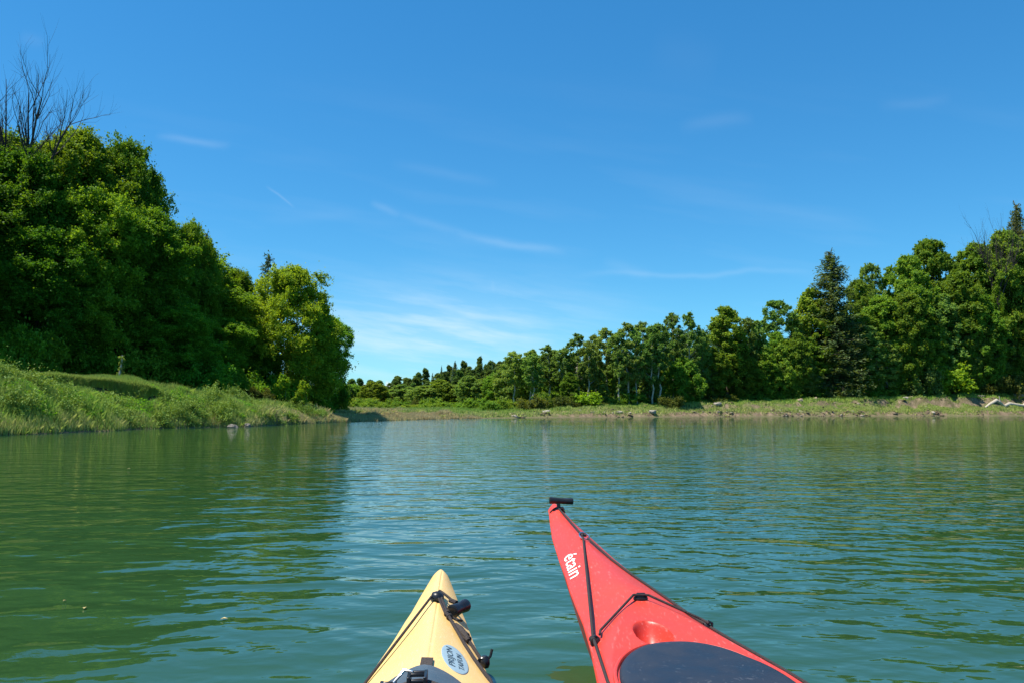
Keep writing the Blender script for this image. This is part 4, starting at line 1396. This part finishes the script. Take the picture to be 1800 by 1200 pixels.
def cockpit(k, s, a, b, parent):
    """coaming ring round a dark spray skirt, behind the picture's lower edge"""
    mb = MB()
    pts = [tuple(k.P(s + x, o, .022)) for x, o in oval(a, b, 48)]
    mb.tube(pts + [pts[0], pts[1]], .014, 8, cap=False)
    mb.build('coaming', M['black_plastic'], parent)
    slab_on_deck(k, 'spray_skirt', oval(a * .98, b * .98, 48), s, 0, 0, .012, .006, M['webbing'], parent, .05)


def fitting(k, s, o, parent, ang=0.0, w=.016):
    """moulded deck stud with a black eye strap"""
    n = k.nrm(s, o); c = k.P(s, o)
    x = (k.d * math.cos(ang) + k.n * math.sin(ang)); x = (x - n * x.dot(n)).normalized(); y = n.cross(x)
    mb = MB()
    mb.lathe(c + n * .002, n, [(w * .95, -.004), (w, .002), (w * .9, .006), (w * .4, .008)], 18, .55, y)
    mb.tube([c + y * (w * .8) + n * .004, c + y * (w * .45) + n * .016, c - y * (w * .45) + n * .016, c - y * (w * .8) + n * .004], .0042, 8)
    return mb.build('deck_fitting', M['black_plastic'], parent)


def toggle_bar(c, ax, L, r, parent, mat):
    mb = MB()
    ax = Vector(ax).normalized()
    mb.lathe(Vector(c) - ax * L / 2, ax, [(r * .55, .0), (r * .62, .0), (r * .98, .002), (r * 1.0, L * .06), (r * .86, L * .34), (r * .80, L * .5), (r * .86, L * .66), (r * .96, L * .94), (r * .92, L - .002), (r * .6, L), (r * .5, L - .008)], 22)
    return mb.build('toggle', mat, parent)


# ---- red kayak
TIPR = (.2147 - .022, 3.70)
red = Kayak(TIPR, R(7.05), 5.2,
            ([0, .006, .02, .08, .2, .4, .7, .92, 1.07, 1.4, 1.6, 1.87, 2.2, 2.7, 3.3, 4.2, 4.8, 5.2], [.016, .024, .030, .036, .052, .078, .104, .122, .138, .165, .19, .232, .257, .27, .262, .18, .085, .01]),
            ([0, .08, .2, .4, .7, 1.0, 1.4, 1.9, 2.6, 3.6, 4.6, 5.2], [.455, .44, .415, .385, .349, .325, .303, .288, .27, .26, .29, .36]),
            ([0, .03, .1, .2, .4, .7, 1.0, 1.4, 1.9, 2.3, 3.4, 4.6, 5.2], [.478, .474, .462, .447, .425, .398, .378, .362, .398, .41, .33, .33, .37]),
            ([0, .4, 1, 2, 5.2], [1.7, 1.5, 1.35, 1.35, 1.6]),
            ([0, .05, .25, .8, 1.6, 3.6, 4.6, 5.0, 5.2], [.40, .33, .2, .0, -.1, -.1, -.02, .1, .3]))
BOWL = (1.615, -.030, .048)


def red_mod(s, o, z):
    pl = .360 - .115 * np.clip(s - 1.38, 0, .42) - .02 * np.clip(s - 1.8, 0, .5)
    cutm = smooth(1.33, 1.40, s) * (1 - smooth(2.25, 2.3, s))
    zc = np.minimum(z, pl)
    z = z + (zc - z) * cutm
    r = np.hypot((s - BOWL[0]) / 1.75, o - BOWL[1]) / BOWL[2]
    z = z - .060 * np.clip(1 - r ** 3.0, 0, 1)
    # shallow grooved seat that frames the bowl
    return z


red.mod = red_mod


def build_red():
    root = empty('kayak', (red.T.x, red.T.y, 0), 0)
    tag(root, 'red touring kayak with white lettering, black deck lines and a round dark hatch', 'kayak', 'kayak bows on the river')
    grp = []
    mk = lambda o: grp.append(o) or o
    k = red
    mk(k.hull('hull', M['red_hull'], root, 2.1))
    mk(slab_on_deck(k, 'hatch_cover', oval(.29, .188, 72, 2.2), 1.98, -.008, 0, .004, .010, M['rubber_navy'], root, .012))
    mb = MB()
    lip = [tuple(k.P(1.98 + x, -.008 + y, .002)) for x, y in oval(.30, .197, 72, 2.2)]
    mb.tube(lip + lip[:2], .0055, 8, cap=False)
    mk(mb.build('hatch_rim', M['red_hull'], root))
    # bow toggle on its post
    n = k.nrm(.1, 0); c = k.P(.095, .004)
    mb = MB(); mb.lathe(c, (0, .05, 1), [(.013, -.004), (.011, .004), (.0095, .02), (.0095, .034)], 14, .7)
    mk(mb.build('toggle_post', M['black_plastic'], root))
    mk(toggle_bar(c + Vector((.012, .004, .036)), (1, .12, -.06), .108, .0155, root, M['black_plastic']))
    # cord loop round the nose
    mb = MB()
    pts = [k.P(.085, o, .004) for o in np.linspace(-.034, .034, 13)]
    mb.tube([tuple(p) for p in pts], .0032, 8)
    mb.tube([tuple(k.P(.1, .008, .006)), tuple(k.P(.10, .02, .014)), tuple(k.P(.105, .026, .01))], [.006, .0075, .005], 8)
    mk(mb.build('bow_loop', M['cord_black'], root))
    rs, ro = k.hit(1027, 947)
    mb = MB(); mb.torus(k.P(rs, ro, .013), k.nrm(rs, ro) + Vector((0, -.45, 0)), .020, .0028)
    mk(mb.build('steel_ring', M['steel'], root))
    L = lambda px, py: k.hit(px, py)
    lf = L(1044, 1132); cf = L(1126, 1053); rf = L(1262, 1106)
    rf = (rf[0], min(rf[1], k.b(rf[0]) * .93))
    rr_ = .0040
    mb = MB()
    mb.tube(k.cord([(.1, .004), (rs - .03, ro - .002, .004)], rr_), rr_, 8)
    mb.tube([tuple(k.P(rs - .03, ro - .004, .01)), tuple(k.P(rs - .015, ro - .01, .014)), tuple(k.P(rs, ro - .006, .012)), tuple(k.P(rs - .008, ro + .006, .014)), tuple(k.P(rs - .028, ro, .012))], .0052, 8)
    mk(mb.build('bow_line', M['cord_black'], root))
    mb = MB()
    e = L(1068, 1200)
    mb.tube(k.cord([(rs + .015, ro - .008, .006), (lf[0] - .01, lf[1], .012), e, (e[0] + .7, -k.b(e[0] + .7) * .93)], rr_), rr_, 8)
    for a in np.linspace(0, 5, 6):
        mb.torus(k.P(lf[0] + .004 * (a - 2.5), lf[1] - .003, .014), k.d, .0055, .0028, 10, 6)
    mk(mb.build('deck_line', M['cord_black'], root))
    mb = MB()
    edge = [(rs + .01, ro + .012, .006)]
    for s in np.linspace(rs + .25, 2.6, 14):
        f = np.interp(s, [rs, rs + .3, 1.2, 1.5, 2.6], [.2, .55, .9, .95, .96])
        edge.append((s, k.b(s) * f, .001))
    mb.tube(k.cord(edge, rr_, n=6), rr_, 8)
    mk(mb.build('deck_line', M['cord_black'], root))
    mb = MB()
    mb.tube(k.cord([(lf[0] - .012, lf[1] + .018, .008), (lf[0] - .045, lf[1] + .028, .006), (cf[0] + .005, cf[1] - .022, .012), (cf[0] + .006, cf[1] + .022, .012), (rf[0] - .02, rf[1] - .01, .01), (rf[0] + .01, rf[1], .01)], .0035), .0035, 8)
    mk(mb.build('bungee_cord', M['cord_black'], root))
    mk(fitting(k, lf[0], lf[1] + .006, root, .5)); mk(fitting(k, cf[0], cf[1], root, 0, .022)); mk(fitting(k, rf[0], rf[1], root, -.4, .012))
    ts, to = L(1007, 992)
    mk(lettering(k, 'étain', .26, .044, ts, to, -.105, .0016, M['white_print'], root))
    cockpit(k, 2.85, .42, .215, root)
    for ch in root.children:                      # parts were built in world space
        ch.location = ch.location - root.location
    return root


build_red()

# ---- yellow kayak
yel = Kayak((-.2446, 2.80), R(3.05), 4.6,
            ([0, .008, .02, .04, .08, .13, .23, .35, .43, .57, .73, .87, 1.2, 1.8, 2.5, 3.4, 4.2, 4.6], [.006, .011, .016, .022, .031, .041, .057, .075, .087, .105, .127, .147, .192, .255, .285, .25, .12, .01]),
            ([0, .05, .13, .35, .6, .9, 1.4, 2.2, 3.2, 4.2, 4.6], [.345, .345, .328, .298, .279, .265, .25, .245, .245, .28, .33]),
            ([0, .02, .06, .15, .3, .6, .95, 1.4, 1.9, 3.0, 4.2, 4.6], [.352, .360, .362, .360, .356, .345, .338, .345, .36, .31, .31, .335]),
            ([0, .2, .6, 1.2, 4.6], [1.9, 1.5, 1.25, 1.3, 1.6]),
            ([0, .03, .15, .5, 1.2, 3.2, 4.0, 4.4, 4.6], [.31, .24, .12, -.03, -.11, -.11, -.04, .08, .25]))


def yel_mod(s, o, z):
    # moulded seam along the middle of the deck
    return z - .0022 * np.exp(-((o - .006) / .0028) ** 2) * smooth(.03, .08, s)


yel.mod = yel_mod


def build_yellow():
    k = yel
    root = empty('kayak', (k.T.x, k.T.y, 0), 0)
    tag(root, 'pale yellow kayak with an oval blue sticker, loose toggle and strapped grey hatch', 'kayak', 'kayak bows on the river')
    L = lambda px, py: k.hit(px, py)
    k.hull('hull', M['yellow_hull'], root, 1.5)
    # bow fitting: grey plate and black dome
    fs, fo = L(767, 1054)
    n = k.nrm(fs, fo); c = k.P(fs, fo)
    x = k.n; y = n.cross(x).normalized()
    mb = MB(); mb.box(c + n * .006 + y * .022, x, y, n, .018, .034, .006)
    mb.build('fitting_plate', M['rubber_grey'], root, True, .004)
    mb = MB(); mb.lathe(c + n * .006 - y * .004, n, [(.019, 0), (.0195, .006), (.017, .013), (.011, .018), (.004, .020)], 24)
    mb.build('fitting_dome', M['black_plastic'], root)
    # toggle on a short cord, lying to the right
    tg, tgo = L(799, 1084)
    tc = k.P(tg, tgo, .022)
    toggle_bar(tc + Vector((.012, .01, .0)), (1, 1.7, .12), .072, .0195, root, M['black_plastic'])
    mb = MB()
    a = c + n * .012 + y * .03; b = tc + Vector((-.004, .035, .012))
    mb.tube([tuple(a + Vector((-.01, 0, -.004))), tuple(a + Vector((.004, .01, .006))), tuple(a.lerp(b, .5) + Vector((0, .01, .004))), tuple(b), tuple(tc + Vector((.006, .012, .0)))], .0038, 8)
    mb.tube([tuple(b + Vector((-.012, .012, .002))), tuple(b + Vector((.008, -.01, .0)))], .0068, 8)
    mb.build('toggle_cord', M['cord_black'], root)
    # left deck line
    e = L(640, 1196)
    pts = [(fs + .01, fo - .014, .012)]
    for f, s in [(.93, .92), (.97, 1.1), (.97, 1.5)]:
        pts.append((s, -k.b(s) * f, .002))
    mb = MB(); mb.tube(k.cord(pts, .0036, n=8), .0036, 8)
    mb.build('deck_line', M['cord_black'], root)
    # right deck line doubled, with splice and knots
    p1 = [(fs + .01, fo + .014, .012), L(786, 1085) + (.008,), L(800, 1108) + (.006,), L(814, 1132) + (.004,), L(832, 1160) + (.004,), L(852, 1188) + (.004,), L(862, 1200) + (.004,)]
    p2 = [(fs + .012, fo + .006, .01), L(781, 1080) + (.006,), L(788, 1090) + (.008,)]
    p3 = [L(822, 1128) + (.006,), L(838, 1152) + (.004,), L(852, 1172) + (.004,)]
    mb = MB()
    mb.tube(k.cord(p1, .0042, n=8), .0042, 8); mb.tube(k.cord(p2, .0034, n=8), .0034, 8); mb.tube(k.cord(p3, .0042, n=8), .0042, 8)
    e = p1[-1]
    mb.tube(k.cord([(e[0], e[1], .004), (e[0] + .5, k.b(e[0] + .5) * .96, .003)], .0042), .0042, 8)
    mb.build('deck_line', M['cord_black'], root)
    mb = MB()
    a, b = L(801, 1104), L(823, 1132)
    mb.tube([tuple(k.P(a[0], a[1], .010)), tuple(k.P((2 * a[0] + b[0]) / 3, (2 * a[1] + b[1]) / 3, .013)), tuple(k.P((a[0] + 2 * b[0]) / 3, (a[1] + 2 * b[1]) / 3, .013)), tuple(k.P(b[0], b[1], .010))], [.006, .0095, .0095, .006], 10)
    for q in (L(786, 1084), L(790, 1090), L(820, 1124), L(823, 1130)):
        mb.torus(k.P(q[0], q[1], .010), k.d + k.n * .4, .006, .004, 12, 6)
    t0 = L(793, 1090); mb.tube([tuple(k.P(t0[0], t0[1], .01)), tuple(k.P(t0[0] + .005, t0[1] + .016, .014)), tuple(k.P(t0[0] - .005, t0[1] + .03, .02))], .0036, 6)
    mb.build('cord_splice', M['webbing'], root)
    q = L(852, 1172)
    mb = MB(); cc = k.P(q[0], q[1], .012)
    mb.lathe(cc, (0, 0, 1), [(.010, -.012), (.013, -.004), (.012, .008), (.006, .016)], 14)
    mb.tube([tuple(cc), tuple(cc + Vector((.014, .004, .014))), tuple(cc + Vector((.018, .006, .03)))], .0035, 6)
    mb.torus(cc + Vector((-.006, -.004, .002)), (.4, 1, .2), .009, .004, 14, 6)
    mb.build('deck_fitting', M['black_plastic'], root)
    # oval sticker with two lines of print
    s1, o1 = L(799.5, 1158)
    ax = L(786, 1140); bx = L(815, 1178)
    stk = slab_on_deck(k, 'sticker', oval(.090, .0315, 56, 2.0), s1, o1, .085, .0012, .0006, M['sticker'], root)
    lettering(k, 'PRIJON', .125, .020, s1 - .002, o1 - .008, math.pi + .085, .0026, M['ink'], stk)
    lettering(k, 'TAIFUN', .105, .013, s1 + .006, o1 + .013, math.pi + .085, .0026, M['ink'], stk)
    # grey hatch cover with webbing straps and buckles
    hs, ho = 1.26, .0
    hc = slab_on_deck(k, 'hatch_cover', oval(.245, .142, 72, 2.2), hs, ho, 0, .004, .012, M['rubber_grey'], root, .012)
    s2, o2 = L(750, 1165)
    tabp = [(-.03, -.0135), (.05, -.0135), (.05, .0135), (-.03, .0135)]
    V = k.drape(tabp, s2, o2, 0, .006) + k.drape(tabp, s2, o2, 0, .002)
    me = bpy.data.meshes.new('webbing_tab'); me.from_pydata([tuple(v) for v in V], [], [(0, 1, 2, 3), (4, 7, 6, 5), (0, 4, 5, 1), (1, 5, 6, 2), (2, 6, 7, 3), (3, 7, 4, 0)])
    me.materials.append(M['webbing']); obj('webbing_tab', me, root)

    def over_hatch(s, o, dz):
        r2 = ((s - hs) / .245) ** 2 + ((o - ho) / .142) ** 2
        return k.P(s, o, .016 + max(0, .012 * (1 - r2)) + dz)
    ss = L(760, 1196)[0] + .115
    V, F = [], []
    for i in range(25):
        o_ = -.15 + .30 * i / 24
        for ds, dz in ((-.02, .005), (.02, .005), (.02, .001), (-.02, .001)):
            V.append(tuple(over_hatch(ss + ds, o_, dz)))
    for i in range(24):
        for j in range(4):
            F.append((i * 4 + j, i * 4 + (j + 1) % 4, i * 4 + 4 + (j + 1) % 4, i * 4 + 4 + j))
    me = bpy.data.meshes.new('strap'); me.from_pydata(V, [], F); me.materials.append(M['webbing'])
    st = obj('strap', me, root)
    for o_, w in ((-.062, .013), (-.004, .016)):
        mb = MB(); c0 = over_hatch(ss - .004, o_, .010)
        for sgn in (-1, 1):                        # side rails, cross bars and the raised tongue of a ladder buckle
            mb.box(c0 + k.n * (w * sgn), k.n, k.d, (0, 0, 1), .0035, .024, .009)
        mb.tube([tuple(c0 - k.n * w - k.d * .02 + Vector((0, 0, .004))), tuple(c0 + k.n * w - k.d * .02 + Vector((0, 0, .004)))], .0045, 8)
        mb.tube([tuple(c0 - k.n * w + k.d * .018), tuple(c0 + k.n * w + k.d * .018)], .004, 8)
        mb.box(c0 + Vector((0, 0, .006)) + k.d * .002, k.n, k.d + Vector((0, 0, .35)), (0, 0, 1), w * .8, .014, .003)
        mb.build('buckle', M['black_plastic'], st, True, .0015)
    mb = MB()
    c0 = over_hatch(ss - .002, .128, .006)
    mb.box(c0, k.n, k.d, (0, 0, 1), .016, .022, .007)
    mb.build('buckle', M['black_plastic'], st, True, .005)
    mb = MB()
    mb.tube([tuple(over_hatch(ss + .01, -.05, .02)), tuple(over_hatch(ss - .012, -.03, .03)), tuple(over_hatch(ss + .0, -.012, .024))], .003, 8)
    mb.build('buckle_lever', M['steel'], st)
    cockpit(k, 2.55, .42, .22, root)
    for ch in root.children:
        ch.location = ch.location - root.location
    return root


build_yellow()
